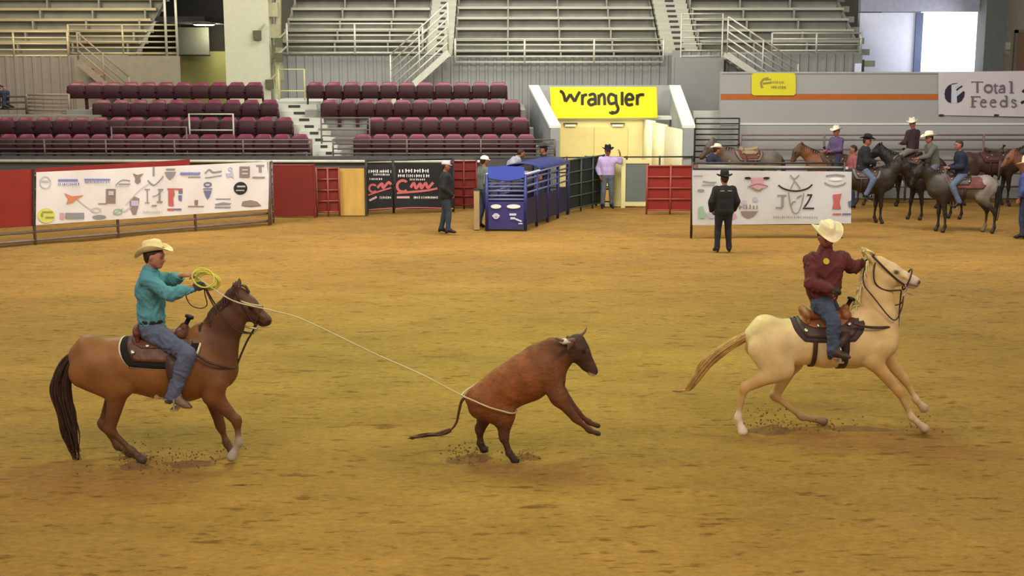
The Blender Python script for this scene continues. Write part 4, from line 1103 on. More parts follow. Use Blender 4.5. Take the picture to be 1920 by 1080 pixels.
# ------------------------------------------------------------------ steer
OXS = P(950, 856, YS).x
def SP(px, py, dy=0.0):
    w = P(px, py, YS+dy); return Vector((w.x-OXS, dy, w.z))
RB, RBd, RBn = lc(134,76,38), lc(92,56,36), lc(70,48,36)
def steer():
    pr = []; A = pr.append
    c2 = lambda a, b, ra, rb, k=.06, s=(1,.8,1), c=RB, y0=0, y1=0: A(cone(SP(*a)+Vector((0,y0,0)), SP(*b)+Vector((0,y1,0)), ra, rb, k, s, c))
    c2((910,752), (950,728), .195, .225, s=(1,.86,1)); c2((950,728), (988,708), .225, .25, .08, s=(1,.86,1)); c2((988,708), (1022,690), .25, .225, .08, c=lc(124,74,42))
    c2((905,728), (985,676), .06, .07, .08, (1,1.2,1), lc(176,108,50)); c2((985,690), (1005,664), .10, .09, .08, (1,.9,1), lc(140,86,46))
    c2((898,742), (884,745), .10, .07, .06, (1,.9,1)); c2((1010,672), (1035,655), .15, .13, .08, (1,.6,1), lc(112,66,38))
    c2((1022,688), (1048,668), .20, .155, .08, (1,.62,1), RBd); c2((1048,664), (1072,650), .15, .10, .06, (1,.68,1), RBn)
    c2((1030,706), (1042,718), .15, .10, .08, (1,.6,1), RBd)
    # head
    c2((1082,642), (1087,660), .095, .105, .04, (1,.80,1), lc(74,54,44)); c2((1088,656), (1110,693), .088, .060, .04, (1,.85,1), RBn)
    c2((1084,668), (1098,686), .075, .055, .04, (1,.6,1), RBn); c2((1107,688), (1113,697), .047, .045, .02, (1,1.1,1), lc(72,48,40))
    c2((1106,700), (1113,701), .020, .018, .01, (1,2.0,1), lc(214,200,186)); c2((1116,694), (1117,697), .022, .02, .01, (1,1.6,1), lc(40,26,22))
    for y in (-1, 1):
        A(cone(SP(1092,652)+Vector((0,y*.070,0)), SP(1094,656)+Vector((0,y*.072,0)), .022, .02, .01, (1,1,1), lc(64,44,34)))
        A(cone(SP(1093,653)+Vector((.004,y*.086,0)), SP(1094,655)+Vector((0,y*.088,0)), .012, .012, .003, (1,1,1), (.006,.005,.004)))
        # ears droop sideways
        A(cone(SP(1073,641)+Vector((0,y*.08,0)), SP(1066,641)+Vector((0,y*.19,-.01)), .030, .038, .02, (.6,1,1), RBd)); A(cone(SP(1066,641)+Vector((0,y*.19,-.01)), SP(1062,643)+Vector((0,y*.25,-.03)), .036, .008, .01, (.6,1,1), RBd))
        # legs
        s = 'n' if y < 0 else 'f'
        A(cone(SP(1022,690)+Vector((0,y*.10,0)), SP(1047,742)+Vector((0,y*.12,0)), .145, .085, .04, (1,.66,1), lc(112,68,40)))
        dx, dz = (0, 0) if y < 0 else (2, -3)
        q = lambda px, py, yy: SP(px+dx, py+dz)+Vector((0, y*yy, 0))
        A(cone(q(1046,740,.12), q(1078,779,.12), .078, .042, .05, (1,.8,1), lc(100,62,40)))
        A(cone(q(1076,777,.12), q(1084,784,.12), .044, .038, .02, (1,.9,1), RBd)); A(cone(q(1081,782,.12), q(1103,800,.12), .031, .027, .02, (1,.9,1), RBd))
        A(cone(q(1102,799,.12), q(1106,802,.12), .034, .033, .02, (1,1,1), RBd)); A(cone(q(1106,802,.12), q(1120,807,.12), .030, .034, .01, (1,1.1,.8), lc(60,44,38)))
        st, hk, ft, hf = (((946,772),(945,814),(955,843),(966,857)), ((917,770),(899,812),(900,838),(907,850)))[0 if y < 0 else 1]
        h = lambda p, yy: SP(*p)+Vector((0, y*yy, 0))
        A(cone(SP(914,752)+Vector((0,y*.10,0)), h(st,.12), .17, .11, .04, (1,.70,1), RB)); A(cone(SP(900,760)+Vector((0,y*.09,0)), h(((st[0]+hk[0])/2-3, (st[1]+hk[1])/2-10),.12), .12, .075, .06, (1,.7,1), RBd))
        A(cone(h(st,.12), h(hk,.13), .10, .053, .06, (1,.72,1), RBd)); A(cone(h(hk,.13), h((hk[0]-4,hk[1]-5),.13), .046, .028, .03, (1,.8,1), RBd))
        A(cone(h(hk,.13), h(ft,.13), .038, .034, .03, (1,.9,1), RBn)); A(cone(h(ft,.13), h(ft,.13), .042, .042, .02, (1,1,1), RBn)); A(cone(h(ft,.13), h(hf,.13), .036, .046, .01, (1.1,1,.8), lc(58,44,38)))
    return pr
ST_ = thing('roping_steer', 'red brown steer rearing forward with a rope round its hindquarters', 'steer', (OXS, YS, 0))
M_SHAG = mat('shaggy steer coat', attr=True, rough=.62, var=.22, vscale=9, bump=.018, bscale=16, spec=.25)
blob('body', steer(), .012, M_SHAG, ST_, colors=True, it=1, sharp=.03)
M_HORN = mat('grey horn', (112,84,70), .45); M_WRAP = mat('white horn wrap', (226,216,206), .8, bump=.004)
for y, tip, mid in ((-1, (1040,629), (1056,634)), (1, (1102,622), (1094,630))):
    mb = MB(); b0 = SP(1076,636)+Vector((0,y*.06,0)); m1 = SP(*mid)+Vector((0,y*.13,0)); t1 = SP(*tip)+Vector((0,y*.17,.01))
    pts = smooth_path([b0, m1, t1], 6); mb.tube(pts, [.030-.024*(i/(len(pts)-1)) for i in range(len(pts))], 8); mb.build('horn', M_HORN, ST_, smooth=True)
mb = MB(); mb.tube([SP(1050,639,-.11), SP(1057,640,-.12), SP(1068,641,-.09)], [.02, .034, .028], 8); mb.tube([SP(1078,640,-.06), SP(1083,633,.03), SP(1088,630,.07)], [.02,.022,.02], 8); mb.build('horn_wrap', M_WRAP, ST_, smooth=True)
sp = [SP(876,742), SP(866,752), SP(861,770), SP(856,792), SP(845,806), SP(826,813), SP(800,816), SP(770,822)]
strands('tail', [([p for p in sp], .018)]+hair_bundle(sp[4:], [.01,.035,.045,.02], 40, .012, .03, 9), mat('dark red tail hair', (84,52,36), .6, var=.25, vscale=15), ST_)
mb = MB(); lp = [SP(868,743,-.25), SP(885,750,-.25), SP(915,763,-.25), SP(943,771,-.245), SP(959,775,-.215), SP(967,773,-.10), SP(968,769,0.05), SP(964,752,.18), SP(962,716,.21), SP(958,695,.13), SP(952,684,.04), SP(941,690,.02), SP(926,699,.0), SP(908,710,.02), SP(890,722,.03), SP(874,732,-.06), SP(866,740,-.2), SP(868,743,-.25)]  # flank side is rope; the run along the back stands for rim light
mb.tube(smooth_path([p for p in lp], 6), .0085, 6); LOOP = mb.build('lariat_loop', ROPE_P, None, smooth=True, loc=(OXS, YS, 0))
tag(LOOP, 'pale rope loop tight round the red brown steer hindquarters, back stretch standing for rim light', 'rope')

# ------------------------------------------------------------------ right: header on the palomino
YR = GY(803)
OXR = P(1540, 803, YR).x
PR_ = dict(hip=(1446,641), croup=(1432,614), dock=(1412,628), loin=(1496,640), barrel=(1550,643), girth=(1600,640), withers=(1612,600), chest=(1647,638), neckbase=(1647,600), neck=(1642,555), poll=(1645,503),
           cheek=(1664,515), muzzle=(1716,529), ear=(1617,470),
           elbow_n=(1628,668), knee_n=(1678,728), ffet_n=(1702,776), fhoof_n=(1724,795),
           elbow_f=(1660,665), knee_f=(1703,718), ffet_f=(1724,755), fhoof_f=(1737,769),
           stifle_n=(1462,685), hock_n=(1392,722), hfet_n=(1380,776), hhoof_n=(1388,800),
           stifle_f=(1492,684), hock_f=(1458,749), hfet_f=(1508,788), hhoof_f=(1546,795))
JRh = px_joints(PR_, YR, OXR)
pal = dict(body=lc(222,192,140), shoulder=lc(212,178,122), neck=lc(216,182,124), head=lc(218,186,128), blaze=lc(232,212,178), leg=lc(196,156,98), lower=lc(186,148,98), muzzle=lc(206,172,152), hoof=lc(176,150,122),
           sock_hn=lc(232,220,196), sock_kn=lc(212,190,150), sock_kf=lc(208,184,140), sock_hf=lc(150,116,80), hoof_hn=lc(226,206,186), hoof_hf=lc(120,96,74))  # far hind sock and hoof browned: shade on that leg put into colour
HR = thing('palomino_horse', 'pale golden horse lunging forward with tail streaming, ridden by the maroon-shirted roper', 'horse', (OXR, YR, 0))
prR = horse_prims(JRh, pal, dict(hip=.275, loin=.255, barrel=.275, girth=.295, chest=.215, neckbase=.205, neck=.19, poll=.135, cheek=.155))
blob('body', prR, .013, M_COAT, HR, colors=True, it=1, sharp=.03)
def RP(px, py, dy=0.0):
    w = P(px, py, YR+dy); return Vector((w.x-OXR, dy, w.z))
M_TAILP = mat('golden tail hair', (176,134,72), .55, var=.3, vscale=10); M_MANEP = mat('cream mane hair', (224,204,150), .55, var=.2, vscale=10)
sp = [RP(1416,624), RP(1400,630), RP(1378,642), RP(1350,660), RP(1324,684), RP(1304,712), RP(1290,731), RP(1264,733)]
strands('tail', hair_bundle(sp, [.06,.075,.085,.085,.075,.055,.03,.012], 110, .018, .02, 5), M_TAILP, HR)
mane = []
for i in range(46):
    t = i/45; a = RP(1634,478).lerp(RP(1606,590), t)+Vector((-.02, 0, 0)); sd = -1 if rd.random() < .45 else 1
    mane.append(([a+Vector((.03,0,0)), a+Vector((-.015, sd*.035, .0)), a+Vector((-.03+rd.uniform(-.02,.02), sd*.07, -.06)), a+Vector((-.02+rd.uniform(-.03,.03), sd*.085, -.12))], .012))
for i in range(16):
    a = RP(1636,476)+Vector((.02*rd.random(), rd.uniform(-.04,.04), 0)); mane.append(([a, a+Vector((-.05, rd.uniform(-.03,.03), .035)), a+Vector((-.10-.05*rd.random(), rd.uniform(-.05,.05), .03+.05*rd.random()))], .010))
strands('mane', mane, M_MANEP, HR)
def shR(x):
    ks = [JRh['loin'], JRh['barrel'], JRh['girth'], (JRh['girth'][0]+.3, JRh['girth'][1])]; rs = [.255, .275, .295, .29]
    if x <= ks[0][0]: return ks[0][1], rs[0], .86
    for i in range(3):
        if x <= ks[i+1][0]:
            t = (x-ks[i][0])/(ks[i+1][0]-ks[i][0]); return ks[i][1]*(1-t)+ks[i+1][1]*t, rs[i]*(1-t)+rs[i+1]*t, .86
    return ks[-1][1], rs[-1], .86
CR = dict(seat=LEATHER_T, skirt=LEATHER_D, fender=LEATHER_D, horn=BLACKL, metal=SILVER, cinch=REIN)
stR = RP(1572,676,-.34)
make_saddle('tan and dark leather roping saddle on the palomino horse', (OXR, YR, 0), JRh['chest'][0]-.12, shR, RP(1488,600).x, RP(1608,600).x, CR,
    dict(label='dark purple grey saddle pad on the palomino horse', m=mat('purple grey wool', (74,58,62), .95, bump=.004, bscale=90), bm=mat('dark binding', (52,36,34), .8), x0=RP(1482,600).x, x1=RP(1614,600).x, ang=1.38, bw=.010),
    dict(n=(stR.x, stR.z, .37), f=(stR.x+.05, stR.z, .37)),
    breast=[('breast_collar', [RP(1600,606,-.30), RP(1625,613,-.27), RP(1652,614,-.20), RP(1670,613,-.12), RP(1679,613,0), RP(1670,613,.12), RP(1652,614,.20), RP(1625,613,.27), RP(1600,606,.30)], .026)])
bridle('dark leather bridle and reins on the palomino horse', (OXR, YR, 0), [
    ('headstall', [RP(1637,481,-.04), RP(1645,489,-.10), RP(1664,508,-.112), RP(1684,526,-.09), RP(1697,535,-.075)], .013, REIN, True),
    ('headstall', [RP(1637,481,.04), RP(1645,489,.10), RP(1664,508,.112), RP(1684,526,.09), RP(1697,535,.075)], .013, REIN, True),
    ('headstall', [RP(1637,481,-.05), RP(1639,476,0), RP(1637,481,.05)], .013, REIN, True),
    ('noseband', ringh(1709,505,1693,543,.074,RP), .010, REIN, True),
    ('throatlatch', [RP(1641,492,-.085), RP(1638,512,-.10), RP(1642,532,-.105), RP(1660,544,-.095), RP(1690,544,-.065)], .009, REIN, True),
    ('throatlatch', [RP(1641,492,.085), RP(1638,512,.10), RP(1642,532,.105), RP(1660,544,.095), RP(1690,544,.065)], .009, REIN, True),
    ('bit', [RP(1697,534,-.08), RP(1700,545,-.08), RP(1694,556,-.08)], .009, SILVER, True), ('bit', [RP(1697,534,.08), RP(1700,545,.08), RP(1694,556,.08)], .009, SILVER, True),
    ('curb_chain', [RP(1700,548,-.08), RP(1708,552,-.04), RP(1712,553,.0), RP(1708,552,.04), RP(1700,548,.08)], .008, SILVER, True),
    ('tie_down', [RP(1690,545), RP(1687,575), RP(1684,612)], .010, REIN, True),
    ('rein', [RP(1694,556,-.08), RP(1690,580,-.14), RP(1675,600,-.19), RP(1640,560,-.17), RP(1619,530,-.10), RP(1622,497,.0)], .008, REIN, True),
    ('rein', [RP(1694,556,.08), RP(1688,570,.16), RP(1660,570,.18), RP(1634,540,.15), RP(1622,497,.02)], .008, REIN, True),
], RP(1664,515))
def V2(px, py, dy): return P(px, py, YR+dy)
JQ = dict(root=V2(1545,590,0), hips=V2(1543,566,0), chest=V2(1546,500,-.02), neck=V2(1548,466,-.03), head=V2(1549,446,-.06),
          sh_r=V2(1522,487,-.10), sh_l=V2(1578,484,.02), el_r=V2(1520,531,-.20), el_l=V2(1597,502,.10), wr_r=V2(1556,541,-.30), wr_l=V2(1616,494,.06),
          hand_r=V2(1572,543,-.32), hand_l=V2(1630,490,.04), hip_r=V2(1540,568,-.10), hip_l=V2(1548,568,.10), kn_r=V2(1563,602,-.33), kn_l=V2(1575,600,.33),
          an_r=V2(1562,656,-.36), an_l=V2(1570,656,.36), toe_r=V2(1572,684,-.42), toe_l=V2(1590,680,.40), face=(.22,-1,-.28), fwd=(.6,-.6,0), palm_r=(0,-.5,.9), palm_l=(0,-.9,.3))
SHB = mat('yellow round badge', (206,186,40), .6)
def badge(root, J, f, l, u):
    c = J['chest']+Vector((-.02, -.150, .085)); mb = MB(); n = Vector((-.1, -1, .15)).normalized()
    mb.tube([c, c+n*.012], [.036, .034], 16); mb.build('badge', SHB, root)
    c = J['sh_l'].lerp(J['el_l'], .25)+Vector((-.03, -.060, .02)); mb = MB(); mb.bar(c+Vector((0,0,-.05)), c+Vector((.01,0,.05)), .055, .012, up=(0,1,0)); mb.build('sleeve_patch', mat('pink white patch', (224,190,190), .8), root)
riderR = person('person in maroon shirt and pale straw hat riding the palomino horse, facing the viewer', JQ,
    dict(skin=SKIN_B, hair=(.03,.02,.014), shirt=MAROON, pants=DENIM_D, boot=BOOT_D, belt=BELT, curl_r=.7, curl_l=.8, hand_r=(.03,.03,.02), hand_l=(.05,.05,.035), shirt_g=.018, build=1.06, beard=lc(70,46,40)),
    vox=.011, hatspec=dict(m=STRAW_L, tilt=.10, curl=.085, dip=.02, crown=.13, size=1.06), extra=badge)
# ================================================================== fences, banners and the chute
class Sheet:
    """an upright plane through two ground points; pixels read off the photograph are laid on it as real cloth and print"""
    def __init__(s, A, B, rip=.0, fr=3.0, off=0.0):
        s.A = Vector((A[0], A[1], 0)); s.B = Vector((B[0], B[1], 0)); s.d = (s.B-s.A).normalized(); s.n = Vector((s.d.y, -s.d.x, 0)); s.rip = rip; s.fr = fr
        s.A = s.A+s.n*off; s.B = s.B+s.n*off
    def pt(s, px, py, k=0.0):
        r = ray(px, py); c = Vector((0, 0, CAMH)); t = (s.A-c).dot(s.n)/r.dot(s.n); q = c+r*t
        u = (q-s.A).dot(s.d)
        w = s.rip*(math.sin(u*s.fr+q.z*1.7)+.6*math.sin(u*s.fr*1.9-q.z*3.1+1.3))
        return q+s.n*(k+w)
    def cloth(s, name, corners, m, parent, org, nu=40, nv=8, k=0.0):
        """corners: tl tr br bl pixels"""
        tl, tr, br, bl = [Vector(c) for c in corners]; vs = []
        for j in range(nv+1):
            for i in range(nu+1):
                p = tl.lerp(tr, i/nu).lerp(bl.lerp(br, i/nu), j/nv); vs.append(s.pt(p.x, p.y, k)-org)
        mb = MB(); mb.add(vs, [(j*(nu+1)+i, (j+1)*(nu+1)+i, (j+1)*(nu+1)+i+1, j*(nu+1)+i+1) for j in range(nv) for i in range(nu)])
        o = mb.build(name, m, parent); md = o.modifiers.new('t', 'SOLIDIFY'); md.thickness = .006; md.offset = -1; return o
    def decal(s, name, shapes, m, parent, org, k=.012):
        mb = MB()
        for j, sh in enumerate(shapes):
            mb_pts, fcs = sh; mb.add([s.pt(p[0], p[1], k+.0015*j)-org for p in mb_pts], fcs)
        return mb.build(name, m, parent)
def ell(cx, cy, rx, ry, n=20, a0=0, a1=2*PI): return ([(cx+rx*math.cos(a0+(a1-a0)*i/n), cy+ry*math.sin(a0+(a1-a0)*i/n)) for i in range(n)], [tuple(range(n))])
def ringd(cx, cy, rx, ry, w, a0=0, a1=2*PI, n=22):
    ps = []
    for i in range(n+1):
        a = a0+(a1-a0)*i/n; ps += [(cx+rx*math.cos(a), cy+ry*math.sin(a)), (cx+(rx-w)*math.cos(a), cy+(ry-w)*math.sin(a))]
    return (ps, [(2*i, 2*i+1, 2*i+3, 2*i+2) for i in range(n)])
def rct(x0, y0, x1, y1): return ([(x0,y0),(x1,y0),(x1,y1),(x0,y1)], [(0,1,2,3)])
def ply(*p): return (list(p), [tuple(range(len(p)))])
def strk(pts, w, sm=True, n=6):
    q = [Vector((p[0], p[1], 0)) for p in pts]; q = smooth_path(q, n) if sm and len(q) > 2 else q
    ww = w if isinstance(w, (list, tuple)) else None; ps = []
    for i, p in enumerate(q):
        d = (q[min(i+1, len(q)-1)]-q[max(i-1, 0)]).normalized(); nn = Vector((-d.y, d.x, 0))
        wi = (ww[0]+(ww[1]-ww[0])*i/(len(q)-1)) if ww else w
        ps += [tuple(p+nn*wi/2)[:2], tuple(p-nn*wi/2)[:2]]
    return (ps, [(2*i, 2*i+1, 2*i+3, 2*i+2) for i in range(len(q)-1)])
def scribble(x0, y, x1, h, seed=0, w=1.2):
    """a row of illegible small lettering: short upright strokes"""
    rd = random.Random(seed); out = []; x = x0
    while x < x1:
        st_ = rd.uniform(h*.35, h*.75)
        out.append(rct(x, y-h/2*rd.uniform(.6, 1), x+st_*.45, y+h/2)); 
        if rd.random() < .6: out.append(rct(x, y-h*.1, min(x+st_, x1), y+h*.12))
        x += st_+rd.uniform(.5, 1.2)
    return out

INK = {k: mat('print '+k, tuple(v*.74+58*(k not in ('white','black')) if k not in ('white','black') else v for v in c), .7, var=.03) for k, c in dict(black=(40,38,42), grey=(112,108,112), pale=(178,170,172), blue=(92,92,176), navy=(70,72,120), red=(178,52,52), orange=(206,96,50), yellow=(206,196,50), olive=(120,112,20),
       brown=(112,84,78), pink=(196,128,140), green=(128,160,130), white=(232,226,222), lilac=(168,160,190), gold=(176,160,60)).items()}
VINYL = mat('white vinyl banner', (224,214,212), .5, var=.02)
# ---- left fence line
LA, LB = G(68,459), G(503,422)
dL = (LB-LA).normalized(); L00 = LA-dL*4.0
def onL(t): return LA+dL*t
lenL = (LB-LA).length
nL = Vector((dL.y, -dL.x, 0))
ftop = P(503,303,LB.y).z-.02
base = [tuple(onL(t)-nL*.06) for t in (-4, -1.9, 0, lenL*.333, lenL*.667, lenL+.1)]
rail('brown pipe arena fence behind the long white sponsor banner', base, [.10,.30,.62,.95,1.28,1.60], .03, PIPE_B, 2.4, name='pipe_fence', cat='fence')
for t in (-1.95, .15, 1.95, 2.9, 4.0, 4.9, lenL-.1):
    pass
o = thing('banner', 'long white sponsor banner covered in small logos on the left fence', 'banner', tuple(onL(lenL/2)+Vector((0,0,.42)))); org = Vector(o.location)
S1 = Sheet(LA, LB, .014, 3.0, .03)
S1.cloth('cloth', [(68,323),(504,303),(503,392),(67,422)], VINYL, o, org, 50, 8)
D = lambda sh, c, k=.014: S1.decal('logo', sh, INK[c], o, org, k)
D([ringd(85,342,11,12,2), rct(78,338,92,341)], 'pale'); D([rct(109,336,146,340)]+scribble(109,345,146,6,1), 'blue'); D([rct(158,335,206,338)]+scribble(160,341,204,5,2), 'blue')
D([strk([(216,347),(228,338),(244,339)], 2), rct(222,344,244,346)]+scribble(216,349,240,3,3), 'grey')
D([ply((249,325),(258,328),(270,325),(263,333),(264,341),(258,345),(253,341),(254,333))], 'brown')
D([strk([(288,312),(288,330)], 3), strk([(277,338),(288,347),(300,338),(306,330)], 2.5)], 'grey'); D([rct(311,316,328,319), ply((308,322),(330,322),(326,331),(319,337),(312,331))], 'grey')
D(scribble(338,325,374,6,4)+[rct(338,323,374,327)], 'blue'); D([rct(352,331,375,333)]+[strk([(384,325),(392,318),(400,323),(416,321)], 3), strk([(384,333),(396,332),(416,329)], 2)], 'grey')
D([ply((424,325),(430,325),(436,320),(438,334),(432,331),(426,334)), ringd(432,317,4,4,2)], 'lilac'); D([rct(449,312,468,333)], 'brown'); D([rct(453,317,464,320), rct(453,324,464,327)], 'pale', .018)
D([rct(480,309,495,312), rct(485,312,490,323), rct(473,331,496,334)], 'grey')
D([ply((120,362),(136,368),(158,366),(144,374),(136,380),(124,383),(128,373))], 'orange'); D([strk([(142,371),(160,386),(176,396)], 1.6)], 'pale')
D([rct(198,354,216,381)], 'brown'); D([rct(202,358,212,366)], 'pale', .018); D([rct(184,381,200,383)], 'brown')
D([ply((243,373),(251,368),(261,372),(259,386),(254,402),(248,402),(243,388))], 'brown'); D([rct(245,376,259,386)], 'lilac', .018); D([strk([(236,384),(248,370),(262,356),(280,344)], 2.0)], 'pale')
D([rct(271,354,281,356), rct(275,354,277,380), rct(271,379,280,381), rct(296,354,306,356), strk([(305,356),(294,366),(286,368)], 2), rct(298,356,301,379), rct(294,377,305,380), rct(284,384,294,387)], 'grey')
D([rct(314,353,342,356), ply((316,356),(326,356),(328,364),(325,372),(326,386),(316,386))], 'red'); D([rct(335,355,342,363), ply((334,366),(341,366),(340,377),(335,375)), rct(326,391,340,394)], 'navy'); D([rct(314,391,326,395)], 'red')
D([ringd(389,346,8,5,3), rct(380,353,398,355), ply((381,357),(397,357),(393,368),(389,374),(385,368))], 'navy')
D([ell(451,353,13,12)], 'black'); D([rct(444,348,460,351), rct(442,356,458,358)], 'pale', .018)
D([ply((364,375),(371,375),(370,385),(365,385)), rct(352,386,382,388)], 'brown'); D([rct(404,372,432,374), ply((402,382),(418,379),(434,381),(430,384),(404,385)), rct(402,387,432,390)], 'grey'); D([ply((455,378),(470,375),(482,378),(490,386),(470,388),(453,386))], 'brown')
D([ell(86,404,16,14)], 'yellow'); D([rct(78,396,98,399), rct(84,406,100,409), rct(76,400,80,406)], 'olive', .018)
D([rct(112,399,120,411)], 'pink'); D([rct(122,399,158,410)], 'grey'); D([rct(128,403,152,406)], 'pale', .018); D([ringd(180,394,10,5,2)], 'pale'); D([ell(186,407,13,4)], 'grey')
D([ringd(221,397,9,6,2.5), strk([(212,402),(230,391)], 2)], 'green'); D([strk([(232,397),(245,388)], 3)], 'pale'); D(scribble(268,397,305,5,8), 'pale')
# red sheets behind
S0 = Sheet(L00, LB, 0, 1, -.10)
o = thing('red_panel', 'red sheet panel on the fence at the left edge of the picture', 'panel', tuple(onL(-2))); org = Vector(o.location)
S0b = Sheet(L00, LB, 0, 1, .02); ob = S0b.cloth('sheet', [(-60,322),(62,317),(62,424),(-60,432)], REDP, o, org, 6, 3)
mb = MB(); mb.tube([S0b.pt(62,317,.02)-org, S0b.pt(62,424,.02)-org], .03, 8); mb.build('edge_post', PIPE_D, o)
o = thing('red_panel', 'red sheet panel showing as a strip above the white sponsor banner', 'panel', tuple(onL(2))); org = Vector(o.location)
S0.cloth('sheet', [(66,316),(356,299),(356,392),(66,412)], REDP, o, org, 10, 3)

# ---- corner: red panel, red gate, tan panel
def pipe_gate(label, A, B, zt, nb, m, r=.022, z0=.12, posts=3, name='pipe_gate', cat='gate', sheet=None):
    A, B = Vector(A), Vector(B); o = thing(name, label, cat, tuple(A))
    for i in range(nb):
        z = z0+(zt-z0)*i/(nb-1); mb = MB(); mb.tube([Vector((0,0,z)), B-A+Vector((0,0,z))], r, 8); mb.build('rail', m, o, smooth=True)
    for i in range(posts):
        q = (B-A)*(i/(posts-1)); mb = MB(); mb.tube([q, q+Vector((0,0,zt+.03))], r*1.25, 8); mb.build('post', m, o, smooth=True)
    if sheet:
        d = (B-A); n = Vector((d.y, -d.x, 0)).normalized(); mb = MB(); q = [n*-.03+Vector((0,0,z0)), d+n*-.03+Vector((0,0,z0)), d+n*-.03+Vector((0,0,zt)), n*-.03+Vector((0,0,zt))]
        mb.add(q, [(0,1,2,3)]); s = mb.build('sheet', sheet, o); md = s.modifiers.new('t', 'SOLIDIFY'); md.thickness = .012
    return o
pipe_gate('narrow brown ladder gate between the white sponsor banner and the red panel', G(505,422), G(513,418), 1.62, 9, PIPE_B, posts=2)
GA, GB = G(513,408), G(593,406)
o = thing('red_panel', 'plain dark red sheet panel right of the white sponsor banner', 'panel', tuple(GA)); zt = P(513,310,GA.y).z
mb = MB(); mb.box((0,-.02,.04), (GB.x-GA.x,.03,zt)); mb.build('sheet', mat('deep red sheet', (112,32,24), .5, var=.08, vscale=2), o)
for x in (0, GB.x-GA.x): mb = MB(); mb.tube([(x,0,0),(x,0,zt+.04)], .03, 8); mb.build('post', REDD, o)
mb = MB(); mb.tube([(0,0,zt),(GB.x-GA.x,0,zt)], .028, 8); mb.build('top_rail', REDD, o)
pipe_gate('dark red pipe gate between the red panel and the tan board', G(595,406), G(637,405), P(600,316,G(595,406).y).z, 5, mat('dull red pipe', (146,72,60), .5), sheet=REDD)
TA = G(638,404); o = thing('plywood_board', 'tan plywood board standing between the red gate and the black banner', 'board', tuple(TA)); w_ = G(687,404).x-TA.x; zt = P(640,316,TA.y).z
mb = MB(); mb.box((0,0,0),(w_,.04,zt)); mb.build('board', TANP, o); mb = MB(); mb.box((w_-.03,-.03,0),(w_+.03,.07,zt+.03)); mb.build('edge_post', PIPE_D, o)
# ---- black banner
KA, KB = G(688,402), G(850,397)
kb = [tuple(KA+Vector((0,.06,0))), tuple(G(738,400)+Vector((0,.06,0))), tuple(KB+Vector((0,.06,0)))]
rail('dark pipe fence carrying the black and red banner', kb, [.2,.8,1.5], .03, PIPE_D, 4, name='pipe_fence', cat='fence')
o = thing('banner', 'black banner with red script lettering left of the standing person in black', 'banner', tuple(KA+Vector((0,0,.1)))); org = Vector(o.location)
S2 = Sheet(KA, KB, .012, 2.6, .0)
KV = mat('black vinyl banner', (30,29,31), .5, var=.05)
S2.cloth('cloth', [(689,310),(735,306),(735,392),(689,396)], KV, o, org, 10, 6); S2.cloth('cloth', [(741,306),(850,306),(850,392),(741,392)], KV, o, org, 20, 6)
D2 = lambda sh, c, k=.014: S2.decal('lettering', sh, INK[c], o, org, k)
D2(scribble(691,321,733,6,11)+scribble(700,327,730,4,12)+scribble(692,335,716,4,13), 'white')
D2([ringd(699,353,9,9,4,.7,5.6), strk([(707,352),(716,344),(718,352),(728,342),(733,346)], 5), strk([(690,366),(706,360),(733,352)], 3)], 'red'); D2(scribble(712,370,733,5,14), 'white'); D2([strk([(692,376),(706,369)], 4)], 'pink'); D2([strk([(691,393),(735,390)], 2)], 'red')
D2(scribble(748,320,802,7,15)+scribble(746,329,804,6,16)+scribble(768,336,796,4,17), 'white')
D2([ringd(755,349,13,13,5,.8,5.5), strk([(770,352),(776,343),(780,353),(788,344),(790,353),(798,343),(802,352),(812,342)], 5), strk([(744,362),(770,360),(800,357),(820,353)], 4)], 'red')
D2(scribble(776,370,820,5,18), 'white'); D2([rct(744,368,768,372)], 'pink'); D2([strk([(742,391),(780,389),(850,391)], 2)], 'red')
# red corrugated gate behind
pipe_gate('dark red ribbed gate behind the person in black', G(846,394)+Vector((0,.3,0)), G(893,394)+Vector((0,.3,0)), 1.38, 6, REDD, sheet=mat('ribbed red sheet', (112,30,26), .5), posts=3)
pipe_gate('dark pipe fence running behind the blue chute', G(893,392)+Vector((0,.4,0)), G(1175,388)+Vector((0,.4,0)), P(1000,295,37.8).z, 4, PIPE_D, posts=6, name='pipe_fence', cat='fence')
# ---- arena back rail right of the tunnel mouth
pipe_gate('dark rail fence across the mouth of the cream tunnel', G(1176,388)+Vector((0,.4,0)), G(1300,387)+Vector((0,.4,0)), P(1200,295,37.8).z, 2, PIPE_D, z0=1.0, posts=3, name='pipe_fence', cat='fence')
o = thing('mesh_panel', 'grey panel in a cream frame left of the red ribbed gate', 'panel', tuple(G(1168,390))); q = Vector(o.location)
w_ = G(1216,390).x-q.x; mb = MB(); mb.box((.05,0,.18),(w_,.04,1.30)); mb.build('panel', mat('slate grey sheet', (104,110,104), .7, var=.08), o)
mb = MB(); mb.box((-.02,-.02,.06),(w_,.06,.18)); mb.build('frame_rail', CREAM, o); mb = MB(); mb.box((-.02,-.02,1.30),(w_,.06,1.40)); mb.build('frame_rail', CREAM, o); mb = MB(); mb.box((-.06,-.035,0),(.06,.075,1.45)); mb.build('frame_post', CREAM, o)
o = pipe_gate('bright red ribbed gate between the tunnel and the right sponsor banner', G(1212,402), G(1300,402), P(1212,311,G(1212,402).y).z, 5, mat('bright red pipe', (160,72,60), .5), sheet=mat('bright red ribbed sheet', (136,38,30), .45, var=.10, vscale=3), posts=3)

